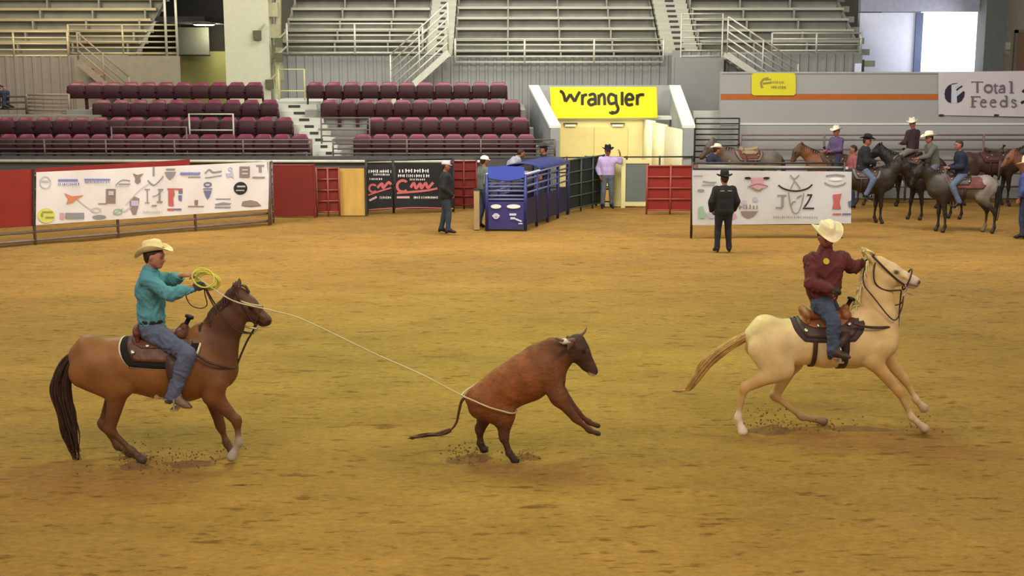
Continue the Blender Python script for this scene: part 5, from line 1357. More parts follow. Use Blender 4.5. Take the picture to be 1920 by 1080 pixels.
# ---- right sponsor banner
YQ = GY(447); QA, QB = Vector((wx(1300,YQ),YQ,0)), Vector((wx(1594,YQ),YQ,0))
rail('dark pipe frame holding the right sponsor banner', [tuple(QA+Vector((0,.05,0))), tuple(QB+Vector((-.12,.05,0)))], [P(1400,y,YQ).z for y in (420,370,317,306)], .025, PIPE_D, 3.6, name='banner_stand', cat='frame')
o = thing('banner', 'white sponsor banner with horned logo behind the standing person in black hat', 'banner', tuple(QA+Vector((0,0,.3)))); org = Vector(o.location)
S3 = Sheet(QA, QB, .016, 2.4, .0)
S3.cloth('cloth', [(1298,319),(1597,322),(1596,419),(1298,422)], mat('cool white vinyl banner', (206,202,204), .5, var=.02), o, org, 40, 8)
S3.cloth('top_strip', [(1310,309),(1592,313),(1592,318),(1310,316)], VINYL, o, org, 30, 2, k=-.08)
D3 = lambda sh, c, k=.014: S3.decal('logo', sh, INK[c], o, org, k)
D3([ply((1395,331),(1408,333),(1419,333),(1436,332),(1444,331),(1438,336),(1430,338),(1431,344),(1440,350),(1422,357),(1401,350),(1410,343),(1409,337),(1400,336))], 'pink')
D3([ell(1402,334,6,2.5), ell(1437,334,6,2.5)], 'black', .018); D3([strk([(1404,351),(1420,345),(1440,349)], 2), strk([(1410,352),(1422,357),(1430,353)], 3)], 'brown', .018)
D3([strk([(1459,347),(1470,354),(1491,358),(1512,354),(1523,346)], 3)], 'black'); D3([strk([(1482,354),(1490,341),(1500,354)], 2.2), strk([(1481,328),(1489,335),(1498,328)], 2.6), strk([(1489,335),(1489,341)], 2)], 'grey')
D3([rct(1457,365,1474,368), rct(1465,368,1469,389), rct(1454,388,1467,391)], 'grey'); D3([rct(1513,364,1523,367), strk([(1521,367),(1514,380),(1508,388)], 3, False), rct(1505,389,1526,392)], 'black')
D3([strk([(1478,360),(1481,380),(1486,396),(1491,400),(1498,396),(1504,378),(1507,362)], 2), strk([(1484,386),(1486,379),(1492,378)], 2.4), strk([(1494,371),(1503,366)], 3)], 'grey')
D3(scribble(1450,407,1530,5,21, 1), 'grey')
D3([strk([(1549,330),(1567,328),(1584,330)], 3), strk([(1546,342),(1552,346),(1567,349),(1580,346),(1586,342)], 2.6)], 'grey'); D3([ell(1567,336,12,3)], 'white')
D3([ply((1561,365),(1578,363),(1576,372),(1574,380),(1577,392),(1560,392),(1563,378))], 'red'); D3([rct(1561,400,1577,403)], 'red'); D3([rct(1579,400,1596,403), ply((1590,378),(1596,376),(1596,390),(1592,388))], 'navy')
D3([ply((1388,396),(1422,396),(1414,405),(1402,410),(1392,404))], 'brown'); D3(scribble(1386,388,1422,9,22), 'brown'); D3([rct(1391,376,1400,384), rct(1412,370,1420,378)], 'lilac')
D3([strk([(1318,340),(1330,342),(1343,342)], 2.4), rct(1316,346,1340,348), ell(1314,357,7,2.5), strk([(1300,330),(1318,330)], 1.6)], 'grey')
D3([ply((1309,388),(1317,386),(1320,396),(1324,400),(1322,409),(1309,409))], 'green'); D3([rct(1327,398,1340,409)], 'lilac'); D3([ell(1374,405,7,6)], 'pink')

# ---- yellow banners and the feed banner
o = thing('banner', 'yellow banner with black wordmark hanging over the cream tunnel doors', 'banner', (wx(1032,42.9), 42.9, zL+.12)); org = Vector(o.location)
S4 = Sheet((wx(1030,42.9),42.9), (wx(1232,42.9),42.9), .010, 2.2)
S4.cloth('cloth', [(1031,163),(1231,163),(1233,221),(1034,222)], mat('yellow vinyl banner', (232,218,20), .5, var=.02), o, org, 30, 8)
def W4(pts): return [(980+x/5.647, 140+y/5.647) for x, y in pts]
KI = mat('black lettering', (30,24,16), .6, var=0)
wm = []
w1 = 5.2
for pts in ([(400,172),(432,205),(452,285)], [(452,285),(478,250),(503,205)], [(503,205),(530,250),(552,285)], [(552,285),(578,225),(606,178)],
            [(632,208),(632,322)], [(632,250),(650,218),(682,212)],
            [(700,222),(735,205),(765,222),(770,322)], [(768,262),(720,262),(696,290),(720,320),(766,306)],
            [(806,208),(806,322)], [(806,245),(835,208),(862,225),(868,322)],
            [(975,222),(930,206),(905,250),(925,305),(975,298)], [(985,210),(990,300),(1010,360),(985,400),(935,395)],
            [(1052,180),(1052,322)], [(1090,262),(1165,258),(1150,212),(1112,212),(1090,262),(1112,318),(1168,312)],
            [(1212,208),(1212,322)], [(1212,250),(1235,215),(1285,212)]):
    wm.append(strk(W4(pts), w1*1.05))
S4.decal('lettering', wm, KI, o, org, .016)
S4.decal('lettering', [strk(W4([(395,168),(425,182)]), 4), strk(W4([(915,395),(945,412),(975,405)]), 4)], KI, o, org, .02)
o = thing('banner', 'small yellow banner with rounded corners on the grey wall above the orange stripe', 'banner', (wx(1408,YP-.05), YP-.06, wz(180,YP))); org = Vector(o.location)
S5 = Sheet((wx(1408,YP),YP-.05), (wx(1492,YP),YP-.05), .004, 2)
ry = []
for cx, cy, a in ((1486,143,-90),(1486,173,0),(1415,173,90),(1415,143,180)):
    for i in range(6): t = math.radians(a+18*i); ry.append((cx+6*math.cos(t), cy+6*math.sin(t)))
yo = S5.decal('cloth', [(ry, [tuple(range(len(ry)))])], mat('yellow green banner', (222,212,36), .5, var=.02), o, org, 0.0); md = yo.modifiers.new('t', 'SOLIDIFY'); md.thickness = .006
S5.decal('lettering', [strk([(1441,147),(1432,149),(1427,156),(1430,166),(1436,170)], 4.5), strk([(1434,150),(1446,149)], 3), strk([(1430,157),(1446,155)], 4)]+scribble(1446,154,1469,6,31)+scribble(1446,163,1471,6,32), INK['olive'], o, org, .006)
o = thing('banner', 'large white feed banner with round dark emblem at the right edge of the grey wall', 'banner', (wx(1760,YP-.05), YP-.06, wz(215,YP))); org = Vector(o.location)
S6 = Sheet((wx(1760,YP),YP-.06), (wx(1960,YP),YP-.06), .012, 1.8)
S6.cloth('cloth', [(1759,135),(1990,132),(1990,220),(1760,216)], mat('grey white vinyl banner', (204,196,196), .5, var=.02), o, org, 30, 8)
def Z6(pts): return [(1750+x/9.82, 120+y/9.82) for x, y in pts]
S6.decal('emblem', [ply(*Z6([(330,370),(270,400),(220,470),(205,550),(220,640),(270,700),(325,720)])), ply(*Z6([(430,600),(550,495),(575,520),(565,600),(520,680),(440,720)])), strk(Z6([(420,485),(470,440),(530,405)]), 2.6), strk(Z6([(330,370),(380,365),(440,355)]), 1.4)], mat('print dark purple', (44,32,52), .6, var=0), o, org, .016)
S6.decal('emblem', [strk(Z6([(385,715),(385,440)]), 9.5, False), strk(Z6([(360,470),(400,400),(470,370)]), 5)], mat('print pale blue', (196,202,212), .6, var=0), o, org, .013)
GI = mat('print plum grey', (112,98,108), .6, var=0)
tl = []
for pts, w in (([(700,330),(905,330)],3.2), ([(805,330),(805,530)],6.5), ([(700,350),(700,320)],2), ([(905,350),(905,320)],2),
               ([(1130,360),(1140,520),(1175,525)],5), ([(1095,400),(1185,400)],3), ([(1215,420),(1270,395),(1300,430),(1300,530)],6), ([(1290,450),(1215,470),(1215,520),(1290,515)],4.5), ([(1435,325),(1435,530)],7), ([(1385,325),(1440,325)],3), ([(1395,530),(1480,530)],3),
               ([(715,595),(715,785)],6.5), ([(680,600),(850,600)],3.2), ([(720,680),(790,680)],3), ([(850,595),(850,630)],2), ([(680,785),(770,785)],3),
               ([(860,700),(960,700),(925,655),(880,670),(860,730),(900,785),(965,775)],3.6), ([(1040,700),(1140,700),(1105,655),(1060,670),(1040,730),(1080,785),(1145,775)],3.6),
               ([(1340,585),(1340,785)],6), ([(1300,588),(1345,588)],3), ([(1330,690),(1265,670),(1225,720),(1260,780),(1330,770)],4.5), ([(1520,680),(1460,655),(1435,690),(1500,730),(1515,765),(1460,790),(1430,770)],4)):
    tl.append(strk(Z6(pts), w*.62))
tl.append(ringd(*Z6([(1000,450)])[0], 8.6, 8.6, 3.4))
S6.decal('lettering', tl, GI, o, org, .016)
S6.decal('lettering', [strk(Z6([(1640,520),(1700,470),(1760,500)]), 5), strk(Z6([(1610,720),(1680,690),(1760,720)]), 5)], INK['black'], o, org, .016)
for px in (1765, 1868):
    q = S6.pt(px,216,0); mb = MB(); mb.tube([q-org+Vector((-.07,0,0)), q-org+Vector((.07,0,0))], .03, 6); mb.build('weight', PIPE_D, o)

# ---- blue roping chute
BLUE = mat('royal blue painted steel', (42,48,112), .4, var=.12, vscale=3); NAVY = mat('navy painted sheet', (32,34,68), .45, var=.12, vscale=2); BLUEL = mat('bright blue vinyl', (62,78,178), .45, var=.06)
BPIPE = mat('blue grey pipe', (104,110,156), .4, var=.1)
C0, C1, C2 = G(913,432), G(985,432), G(1064,402)
side = C2-C1; D0 = C0+side
o = thing('roping_chute', 'royal blue steel roping chute with white stickers on its front gate', 'chute', tuple(C0)); org = Vector(C0)
wf = (C1-C0).x; zt = P(950,338,C0.y).z
def sheetp(nm, a, b, z0, z1, m, th=.03):
    a, b = Vector(a)-org, Vector(b)-org; mb = MB(); mb.bar(a+Vector((0,0,(z0+z1)/2)), b+Vector((0,0,(z0+z1)/2)), th, z1-z0); return mb.build(nm, m, o)
def pipep(nm, a, b, z0, z1, m, r=.025): mb = MB(); mb.tube([Vector(a)-org+Vector((0,0,z0)), Vector(b)-org+Vector((0,0,z1))], r, 8); return mb.build(nm, m, o, smooth=True)
zlow = P(950,378,C0.y).z
fg = sheetp('front_gate', C0, C1, .04, zlow, mat('dusky blue sheet', (58,54,112), .45, var=.08))
for i, py in enumerate((374,367,358,350,344,338)): pipep('gate_rail', C0, C1, P(950,py,C0.y).z, P(950,py,C0.y).z, BPIPE)
for q in (C0, C1): pipep('corner_post', q, q, 0, zt+.05, BLUE, .045)
Sf = Sheet(C0, C1, 0, 1, .02)
for sh in ([ell(930,387,10,4)], [ell(963,387,13,4)]): Sf.decal('sticker', sh, INK['white'], o, org, .02)
Sf.decal('sticker', [ringd(930,405,6,5.5,3), rct(923,403,937,406), rct(955,400,968,404), rct(957,407,966,411), strk([(966,410),(978,415)], 3), rct(972,418,980,420)], mat('print lilac white', (206,200,224), .6, var=0), o, org, .02)
vs = []; n = 12; mbb = MB()
for i in range(n+1):
    t = i/n; x = 915+68*t; top = 311+1.5*abs(2*t-1); bot = 338-(6*abs(2*t-1)**2)
    vs += [Sf.pt(x, top, .03)-org, Sf.pt(x, bot, .05)-org]
mbb.add(vs, [(2*i, 2*i+1, 2*i+3, 2*i+2) for i in range(n)]); q = mbb.build('front_banner', BLUEL, o); md = q.modifiers.new('t', 'SOLIDIFY'); md.thickness = .01
# side walls
for (a, b, nm) in ((C1, C2, 'near_side'), (C0, D0, 'far_side')):
    for k in range(4):
        p, q = a+(b-a)*(k/4+.01), a+(b-a)*((k+1)/4-.01)
        sheetp('side_sheet', p, q, .12, .80, NAVY)
    for k in range(5): p = a+(b-a)*(k/4); pipep('side_post', p, p, 0, 1.42, BLUE, .04)
    for z in (.95, 1.12, 1.30): pipep('side_rail', a, b, z, z, BPIPE, .025)
    pipep('top_rail', a, b, 1.42, 1.44, mat('worn white blue pipe', (176,178,206), .4), .035)
# padded arch cover along the top
mbb = MB(); vs = []; nn = 10; sd = side
for j in range(7):
    c = C0+(C1-C0)*.5+side*(.3+.7*j/6)-org
    for i in range(nn+1):
        a = -1.2+2.4*i/nn; vs.append(c+Vector((wf*.55*math.sin(a)/math.sin(1.2), 0, 1.46+.26*(math.cos(a)-math.cos(1.2)))))
mbb.add(vs, [(j*(nn+1)+i, j*(nn+1)+i+1, (j+1)*(nn+1)+i+1, (j+1)*(nn+1)+i) for j in range(6) for i in range(nn)]); q = mbb.build('top_cover', BLUE, o, smooth=True); md = q.modifiers.new('t', 'SOLIDIFY'); md.thickness = .02
# dark alley behind
E0, E1 = G(1066,401), G(1132,386)
o2 = pipe_gate('dark green sheeted alley fence behind the blue chute', E0, E1, 1.50, 5, mat('dark green grey pipe', (66,76,66), .5), sheet=mat('dark green sheet', (36,44,38), .6, var=.1), posts=4, name='alley_fence', cat='fence')
pipe_gate('dark green fence end beside the person in lilac vest', G(1098,388)+Vector((0,.3,0)), G(1134,388)+Vector((0,.3,0)), 1.45, 5, mat('dark green grey pipe'), sheet=mat('dark green sheet'), posts=2, name='alley_fence', cat='fence')
o = thing('plank_stack', 'short stack of pale boards behind the person in lilac vest', 'boards', tuple(G(1092,388)+Vector((0,.05,0))))
for i in range(4): mb = MB(); mb.box((0,-.05,.92+i*.13),(.62,-.01,1.0+i*.13)); mb.build('board', mat('pale weathered board', (190,184,160), .7), o)
for x in (.02, .56): mb = MB(); mb.box((x,-.01,0),(x+.05,.03,1.45)); mb.build('upright', PIPE_D, o)
o = thing('cream_post', 'cream wooden post right of the person in lilac vest', 'post', tuple(G(1160,388)+Vector((0,.2,0)))); mb = MB(); mb.box((-.14,-.05,0),(.14,.05,1.45)); mb.build('post', CREAM, o)
mb = MB(); mb.box((-.4,-.1,0),(.5,.15,.10)); mb.build('foot', CREAM, o)
o = thing('timber_post', 'tan timber post left of the blue chute', 'post', tuple(G(894,430))); mb = MB(); mb.box((-.07,-.05,0),(.07,.05,1.02)); mb.build('post', mat('tan timber', (186,156,112), .8), o)
mb = MB(); mb.box((-.08,-.06,1.0),(.08,.06,1.04)); mb.build('cap', PIPE_D, o)
# ================================================================== people and horses further back
def rotz(v, a): return Matrix.Rotation(a, 3, 'Z') @ Vector(v)
def pose_stand(loc, ang, hgt=1.80, arms=None, lean=0.0, head=(0,0), legs=(.0,.0), turn=0.0):
    """local x forward, y left; arms: dict overriding sh/el/wr/hand per side"""
    k = hgt/1.80
    L = dict(hips=(0,0,.95), chest=(.01+lean*.4,0,1.33), neck=(.0+lean*.62,0,1.50), head=(.02+lean*.8+head[0],head[1],1.665),
             sh_l=(lean*.55,.19,1.44), sh_r=(lean*.55,-.19,1.44), el_l=(-.03+lean*.5,.26,1.15), el_r=(-.03+lean*.5,-.26,1.15),
             wr_l=(.08+lean*.5,.25,.92), wr_r=(.08+lean*.5,-.25,.92), hand_l=(.12+lean*.5,.24,.83), hand_r=(.12+lean*.5,-.24,.83),
             hip_l=(0,.10,.92), hip_r=(0,-.10,.92), kn_l=(.03+legs[0]*.5,.12,.50), kn_r=(.03+legs[1]*.5,-.12,.50),
             an_l=(-.02+legs[0],.14,.115), an_r=(-.02+legs[1],-.14,.115), toe_l=(.14+legs[0],.17,.045), toe_r=(.14+legs[1],-.17,.045))
    if arms: L.update(arms)
    J = {n: Vector(loc)+rotz(Vector(v)*k, ang) for n, v in L.items()}
    J['root'] = Vector(loc); J['fwd'] = rotz((1,0,0), ang); J['face'] = rotz((math.cos(turn), math.sin(turn), -.08), ang)
    J['palm_l'] = rotz((.2,1,.1), ang); J['palm_r'] = rotz((.2,-1,.1), ang)
    return J
def pose_ride(loc, ang, z0, lean=.05, turn=0.0, arms=None, hgt=1.78):
    """z0 = height of the hips over the ground"""
    k = hgt/1.80; h = lambda x, y, z: Vector((x*k, y*k, z*k+z0))
    L = dict(hips=h(0,0,0), chest=h(lean*.6,0,.38), neck=h(lean,0,.545), head=h(lean+.03,0,.71), sh_l=h(lean*.8,.185,.48), sh_r=h(lean*.8,-.185,.48),
             el_l=h(.08,.25,.20), el_r=h(.08,-.25,.20), wr_l=h(.30,.12,.16), wr_r=h(.30,-.12,.16), hand_l=h(.40,.07,.17), hand_r=h(.40,-.07,.17),
             hip_l=h(0,.10,-.01), hip_r=h(0,-.10,-.01), kn_l=h(.30,.33,-.27), kn_r=h(.30,-.33,-.27), an_l=h(.12,.38,-.66), an_r=h(.12,-.38,-.66), toe_l=h(.28,.41,-.73), toe_r=h(.28,-.41,-.73))
    if arms: L.update({n: h(*v) for n, v in arms.items()})
    J = {n: Vector(loc)+rotz(v, ang) for n, v in L.items()}
    J['root'] = Vector(loc)+Vector((0,0,z0)); J['fwd'] = rotz((1,0,0), ang); J['face'] = rotz((math.cos(turn), math.sin(turn), -.08), ang)
    return J
def cl(name, c, **k): return mat(name, c, .85, bump=.008, bscale=14, var=.08, vscale=8, **k)
BLK = cl('black jacket cloth', (32,32,34)); BLKP = cl('black trouser cloth', (34,34,40)); GRN = cl('grey green shirt cloth', (92,98,90)); NAVYC = cl('navy shirt cloth', (38,42,64))
BLUEC = cl('blue shirt cloth', (62,76,128)); PURP = cl('purple shirt cloth', (92,76,108)); LILAC = cl('lilac shirt cloth', (186,164,206)); GREYC = cl('light grey shirt cloth', (156,156,166)); PINKC = cl('dusty red shirt cloth', (150,86,88))
OLV = cl('grey olive shirt cloth', (92,92,80)); JEANB = cl('faded jeans', (86,94,116)); JEANG = cl('grey jeans', (92,100,108)); JEAND = cl('dark indigo jeans', (44,50,72)); BRWN = cl('brown vest cloth', (58,42,44))
FELT_K = mat('black hat felt', (24,23,26), .85); FELT_W = mat('white hat felt', (232,222,196), .8); FELT_G = mat('grey hat felt', (70,70,68), .85); FELT_C = mat('pale peach straw', (232,206,170), .8)
V_ = .02
def ppl(label, J, skin=SKIN_B, hatm=None, cap=None, group=None, extra=None, hk=None, **C):
    C.setdefault('boot', BOOT_K); C.setdefault('shirt_g', .02); C.setdefault('skin', skin)
    hs = dict(m=hatm, curl=.05, dip=.01, size=1.05) if hatm else None
    if hs and hk: hs.update(hk)
    return person(label, J, C, vox=V_, hatspec=hs, cap=cap, group=group, extra=extra)

# standing people
def stripes(root, J, f, l, u):
    for s_ in (-1, 1):
        c = J['chest']+Vector((0,0,.075))-f*.150+l*s_*.085; mb = MB(); mb.bar(c-l*.045, c+l*.045, .012, .018); mb.build('back_stripe', mat('pale grey stripe', (170,172,172), .6), root)
clasp = dict(el_l=(-.06,.29,1.16), el_r=(-.06,-.29,1.16), wr_l=(.14,.14,1.0), wr_r=(.14,-.14,1.0), hand_l=(.20,.06,.96), hand_r=(.20,-.06,.96))
ppl('person in black jacket and black hat standing before the right sponsor banner, back turned', pose_stand(G(1355,472), PI/2+.1, 1.76, dict(el_l=(-.02,.30,1.17), el_r=(-.02,-.30,1.17), wr_l=(.10,.27,.95), wr_r=(.12,-.28,.96), hand_l=(.14,.22,.88), hand_r=(.16,-.24,.88))),
    hatm=FELT_K, extra=stripes, shirt=BLK, pants=BLKP, jacket=True, shirt_g=.032, hem=.10, build=1.08, hk=dict(size=1.12, crown=.13))
ppl('person in black jacket and pale cap standing beside the black banner, facing the chute', pose_stand(G(836,437), .15, 1.80, dict(el_l=(-.08,.24,1.16), el_r=(-.08,-.25,1.16), wr_l=(.12,.18,.98), wr_r=(.14,-.16,.96), hand_l=(.20,.12,.92), hand_r=(.22,-.08,.90)), legs=(-.08,.06)),
    cap=mat('pale grey cap', (186,170,172), .8), shirt=BLK, pants=cl('dark blue grey trousers', (48,58,72)), jacket=True, shirt_g=.04, hem=.12, build=1.1)
ppl('person in grey green shirt and white cap beside the timber post by the blue chute', pose_stand(G(908,428), .5, 1.86, dict(el_l=(.12,.26,1.16), wr_l=(.33,.16,1.10), hand_l=(.42,.12,1.08), el_r=(-.10,-.27,1.16), wr_r=(.05,-.20,.98), hand_r=(.12,-.16,.95)), legs=(-.05,.05)),
    cap=mat('white cap', (238,234,226), .6), shirt=GRN, pants=cl('slate blue jeans', (66,78,112)), shirt_g=.03, build=1.1)
ppl('person in lilac shirt and black hat near the tunnel mouth, one arm raised', pose_stand(G(1138,390), -PI/2+.1, 1.78, dict(el_l=(.10,.36,1.36), wr_l=(.16,.34,1.60), hand_l=(.18,.32,1.70), el_r=(-.04,-.28,1.17), wr_r=(.08,-.24,.95), hand_r=(.12,-.22,.88)), legs=(-.03,.03)),
    hatm=FELT_K, shirt=LILAC, pants=JEANG, boot=BOOT_K, shirt_g=.03, build=1.05, hk=dict(size=1.1))
ppl('person in light grey shirt bending over behind the blue chute', pose_stand(G(952,398)+Vector((0,.4,.0)), .35, 1.76, dict(head=(.42,0,1.66), neck=(.30,0,1.55), chest=(.14,0,1.36), sh_l=(.26,.18,1.50), sh_r=(.26,-.18,1.50), el_l=(.42,.22,1.10), el_r=(.42,-.22,1.10), wr_l=(.58,.12,1.10), wr_r=(.58,-.12,1.10), hand_l=(.66,.08,1.1), hand_r=(.66,-.08,1.1))),
    shirt=GREYC, pants=JEANB, hair=(.06,.045,.04))
ppl('person with dark hat mostly hidden behind the far end of the blue chute', pose_stand(Vector((wx(1020,37.2),37.2,0)), PI, 1.84), hatm=FELT_G, shirt=BLK, pants=JEAND)
ppl('person in navy shirt and white hat behind the right sponsor banner, at its left end', pose_stand(Vector((wx(1334,37.6),37.6,0)), .1, 1.86, dict(head=(.16,0,1.60), neck=(.08,0,1.46), chest=(.0,0,1.32), sh_l=(.04,.20,1.41), sh_r=(.04,-.20,1.41), el_r=(.26,-.28,1.18), wr_r=(.45,-.16,1.28), hand_r=(.53,-.12,1.30))),
    hatm=FELT_W, shirt=NAVYC, pants=JEAND, shirt_g=.03)
ppl('person in blue shirt and big pale hat at the right edge of the picture', pose_stand(G(1920,447), PI*.75, 1.88), hatm=FELT_C, shirt=BLUEC, pants=JEAND, shirt_g=.04, hk=dict(size=1.35, crown=.16, curl=.03), build=1.15)
ppl('person in dusty red shirt standing behind the purple-shirted rider', pose_stand(Vector((wx(1600,37.2),37.2,0)), PI, 1.84), shirt=PINKC, pants=JEAND, hair=(.05,.03,.02))

# spectator seated at the left edge
sx, sy, sz = wx(6,40.75), 40.75, wz(200,40.75)
Js = dict(root=Vector((sx-.1,sy,sz+.0)), hips=Vector((sx-.28,sy,sz+.42)), chest=Vector((sx-.26,sy,sz+.80)), neck=Vector((sx-.22,sy,sz+.97)), head=Vector((sx-.17,sy,sz+1.13)), fwd=Vector((1,0,0)), face=Vector((1,-.4,-.1)))
for s, y in (('l', 1), ('r', -1)):
    Js.update({'sh_'+s: Vector((sx-.24,sy+y*.18,sz+.90)), 'el_'+s: Vector((sx-.12,sy+y*.24,sz+.64)), 'wr_'+s: Vector((sx+.10,sy+y*.14,sz+.60)), 'hand_'+s: Vector((sx+.18,sy+y*.10,sz+.58)), 'hip_'+s: Vector((sx-.26,sy+y*.10,sz+.42)), 'kn_'+s: Vector((sx+.22,sy+y*.14,sz+.44)), 'an_'+s: Vector((sx+.20,sy+y*.15,sz+.06)), 'toe_'+s: Vector((sx+.36,sy+y*.17,sz-.02))})
ppl('spectator in dark clothes seated at the upper left edge of the picture', Js, shirt=cl('dark violet shirt cloth', (44,38,54)), pants=JEAND, hair=(.03,.02,.015))
mb = MB(); mb.box((-.28,-.2,0),(.22,.22,.30)); mb.box((-.30,-.22,.28),(.24,.24,.32)); tag(mb.build('seat_box', mat('dark seat box', (60,52,44), .8), None, loc=(sx-.26, sy+.02, sz)), 'dark box the seated spectator at the left edge sits on', 'box')

# ------------------------------------------------------------------ standing horses
STD = dict(hip=(-.55,1.16), croup=(-.60,1.27), dock=(-.80,1.20), loin=(-.20,1.15), barrel=(.08,1.10), girth=(.36,1.10), withers=(.46,1.36), chest=(.60,1.08), neckbase=(.62,1.22), neck=(.88,1.42), poll=(1.06,1.62),
           cheek=(1.14,1.50), muzzle=(1.36,1.24), ear=(1.03,1.80))
LEGS = dict(elbow_n=(.48,.88), knee_n=(.50,.47), ffet_n=(.50,.14), fhoof_n=(.54,.045), elbow_f=(.46,.88), knee_f=(.40,.47), ffet_f=(.38,.14), fhoof_f=(.42,.045),
            stifle_n=(-.40,.92), hock_n=(-.70,.53), hfet_n=(-.68,.14), hhoof_n=(-.63,.045), stifle_f=(-.44,.92), hock_f=(-.82,.52), hfet_f=(-.84,.14), hhoof_f=(-.80,.045))
HEADS = dict(mid={}, low=dict(neck=(.92,1.26), poll=(1.14,1.34), cheek=(1.20,1.22), muzzle=(1.36,.92), ear=(1.12,1.53)), up=dict(neck=(.82,1.50), poll=(.92,1.74), cheek=(1.02,1.64), muzzle=(1.27,1.42), ear=(.87,1.92)),
             arch=dict(neck=(.84,1.46), poll=(1.00,1.62), cheek=(1.10,1.50), muzzle=(1.24,1.20), ear=(.98,1.80)))
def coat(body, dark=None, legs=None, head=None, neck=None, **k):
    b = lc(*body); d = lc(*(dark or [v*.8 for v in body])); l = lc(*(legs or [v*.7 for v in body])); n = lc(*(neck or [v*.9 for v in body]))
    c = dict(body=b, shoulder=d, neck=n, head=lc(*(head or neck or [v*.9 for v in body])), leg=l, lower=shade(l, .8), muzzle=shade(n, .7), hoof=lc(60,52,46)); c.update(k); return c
def bg_horse(label, xy, ang, c, head='mid', k=1.0, saddle=None, pad=None, tail=(30,24,20), mane=(30,24,20), legs=None, saddlelab=None):
    J = dict(STD); J.update(LEGS); J.update(HEADS[head]); 
    if legs: J.update(legs)
    J = {n: (v[0]*k, v[1]*k) for n, v in J.items()}
    t = thing('horse', label, 'horse', (xy[0], xy[1], 0), ang)
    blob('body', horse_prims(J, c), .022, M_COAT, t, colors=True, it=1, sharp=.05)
    d = J['dock']; sp = [Vector((d[0]+.02,0,d[1])), Vector((d[0]-.07,0,d[1]-.05)), Vector((d[0]-.11,0,d[1]-.25)), Vector((d[0]-.11,0,d[1]-.55)), Vector((d[0]-.10,0,d[1]-.90))]
    strands('tail', hair_bundle(sp, [.03,.05,.065,.07,.03], 26, .02, .02, int(xy[0]*10) % 97), mat('tail hair %d %d %d' % tail, tail, .6, var=.3, vscale=14), t)
    ms = []; n0, n1, n2 = Vector((J['poll'][0],0,J['poll'][1]+.10*k)), Vector((J['neck'][0]-.10*k,0,J['neck'][1]+.13*k)), Vector((J['withers'][0]+.02,0,J['withers'][1]+.12*k))
    rm = random.Random(3)
    for i in range(26):
        q = i/25; a = n0.lerp(n1, q*2) if q < .5 else n1.lerp(n2, q*2-1); sgn = -1 if i % 3 else 1
        ms.append(([a, a+Vector((-.02, sgn*.05, -.01)), a+Vector((-.01, sgn*.10, -.16-.05*rm.random()))], .016))
    strands('mane', ms, mat('mane hair %d %d %d' % mane, mane, .6, var=.3, vscale=14), t)
    if saddle:
        sh = lambda x: (1.105*k, .305*k, .86)
        st_ = make_saddle(saddlelab, (xy[0], xy[1], 0), 9, sh, -.22*k, .42*k, saddle, dict(label=pad[0], m=pad[1], bm=pad[2], x0=(-.27 if len(pad) < 4 else pad[3])*k, x1=.46*k, ang=1.35 if len(pad) < 4 else 1.5, bw=.012), dict(n=(.18, .62, .36), f=(.18, .62, .36)), rz=ang)
    return t
SAD = dict(seat=LEATHER_D, skirt=LEATHER_D, fender=LEATHER_D, horn=BLACKL, metal=ALU, cinch=REIN)
SADT = dict(seat=mat('pale worn leather', (150,128,98), .6), skirt=LEATHER, fender=LEATHER, horn=LEATHER_D, metal=ALU, cinch=REIN)
padg = mat('grey wool pad', (110,104,98), .95, bump=.004); padr = mat('faded red wool blanket', (112,66,60), .95, bump=.004, var=.3, vscale=6); padb = mat('brown wool pad', (84,62,52), .95); bnd = mat('dark binding')
# H1 roan with the red blanket, facing left, nearest of the group
Y1 = GY(434); x1 = wx(1806, Y1)
bg_horse('grey roan horse with dark neck and faded red blanket, facing left, nearest of the group', (x1, Y1), PI-.12, coat((140,128,118), (50,40,30), (48,39,31), (38,29,22), (44,34,26), mid=lc(72,62,54), sock_hn=lc(168,140,110)), 'arch', .98, SAD, ('faded red saddle blanket on the grey roan horse', padr, bnd, -.62), (34,30,28), (34,30,28), saddlelab='dark saddle on the grey roan horse')
ppl('bare-headed rider in navy shirt on the grey roan horse', pose_ride((x1, Y1, 0), PI-.12, 1.45, .10, .35, hgt=1.80), shirt=cl('deep navy shirt cloth', (28,30,50)), pants=JEANB, hair=(.035,.025,.02), shirt_g=.035, build=1.1)
# H2 dark horse of the black-hat rider, facing right
Y2 = GY(417); x2 = wx(1618, Y2)
bg_horse('dark brown horse facing right just behind the end of the right sponsor banner', (x2, Y2), -.15, coat((52,41,31), (48,38,29), (46,36,28), (44,34,26)), 'arch', 1.0, SAD, ('dark grey saddle pad on the dark horse by the sponsor banner', padg, bnd), saddlelab='dark saddle on the horse by the sponsor banner')
ppl('rider in black jacket and black hat on the dark horse by the sponsor banner', pose_ride((x2, Y2, 0), -.25, 1.45, .06, -.2), hatm=FELT_K, shirt=BLK, pants=JEANB, jacket=True, shirt_g=.05, hem=.06, build=1.1)
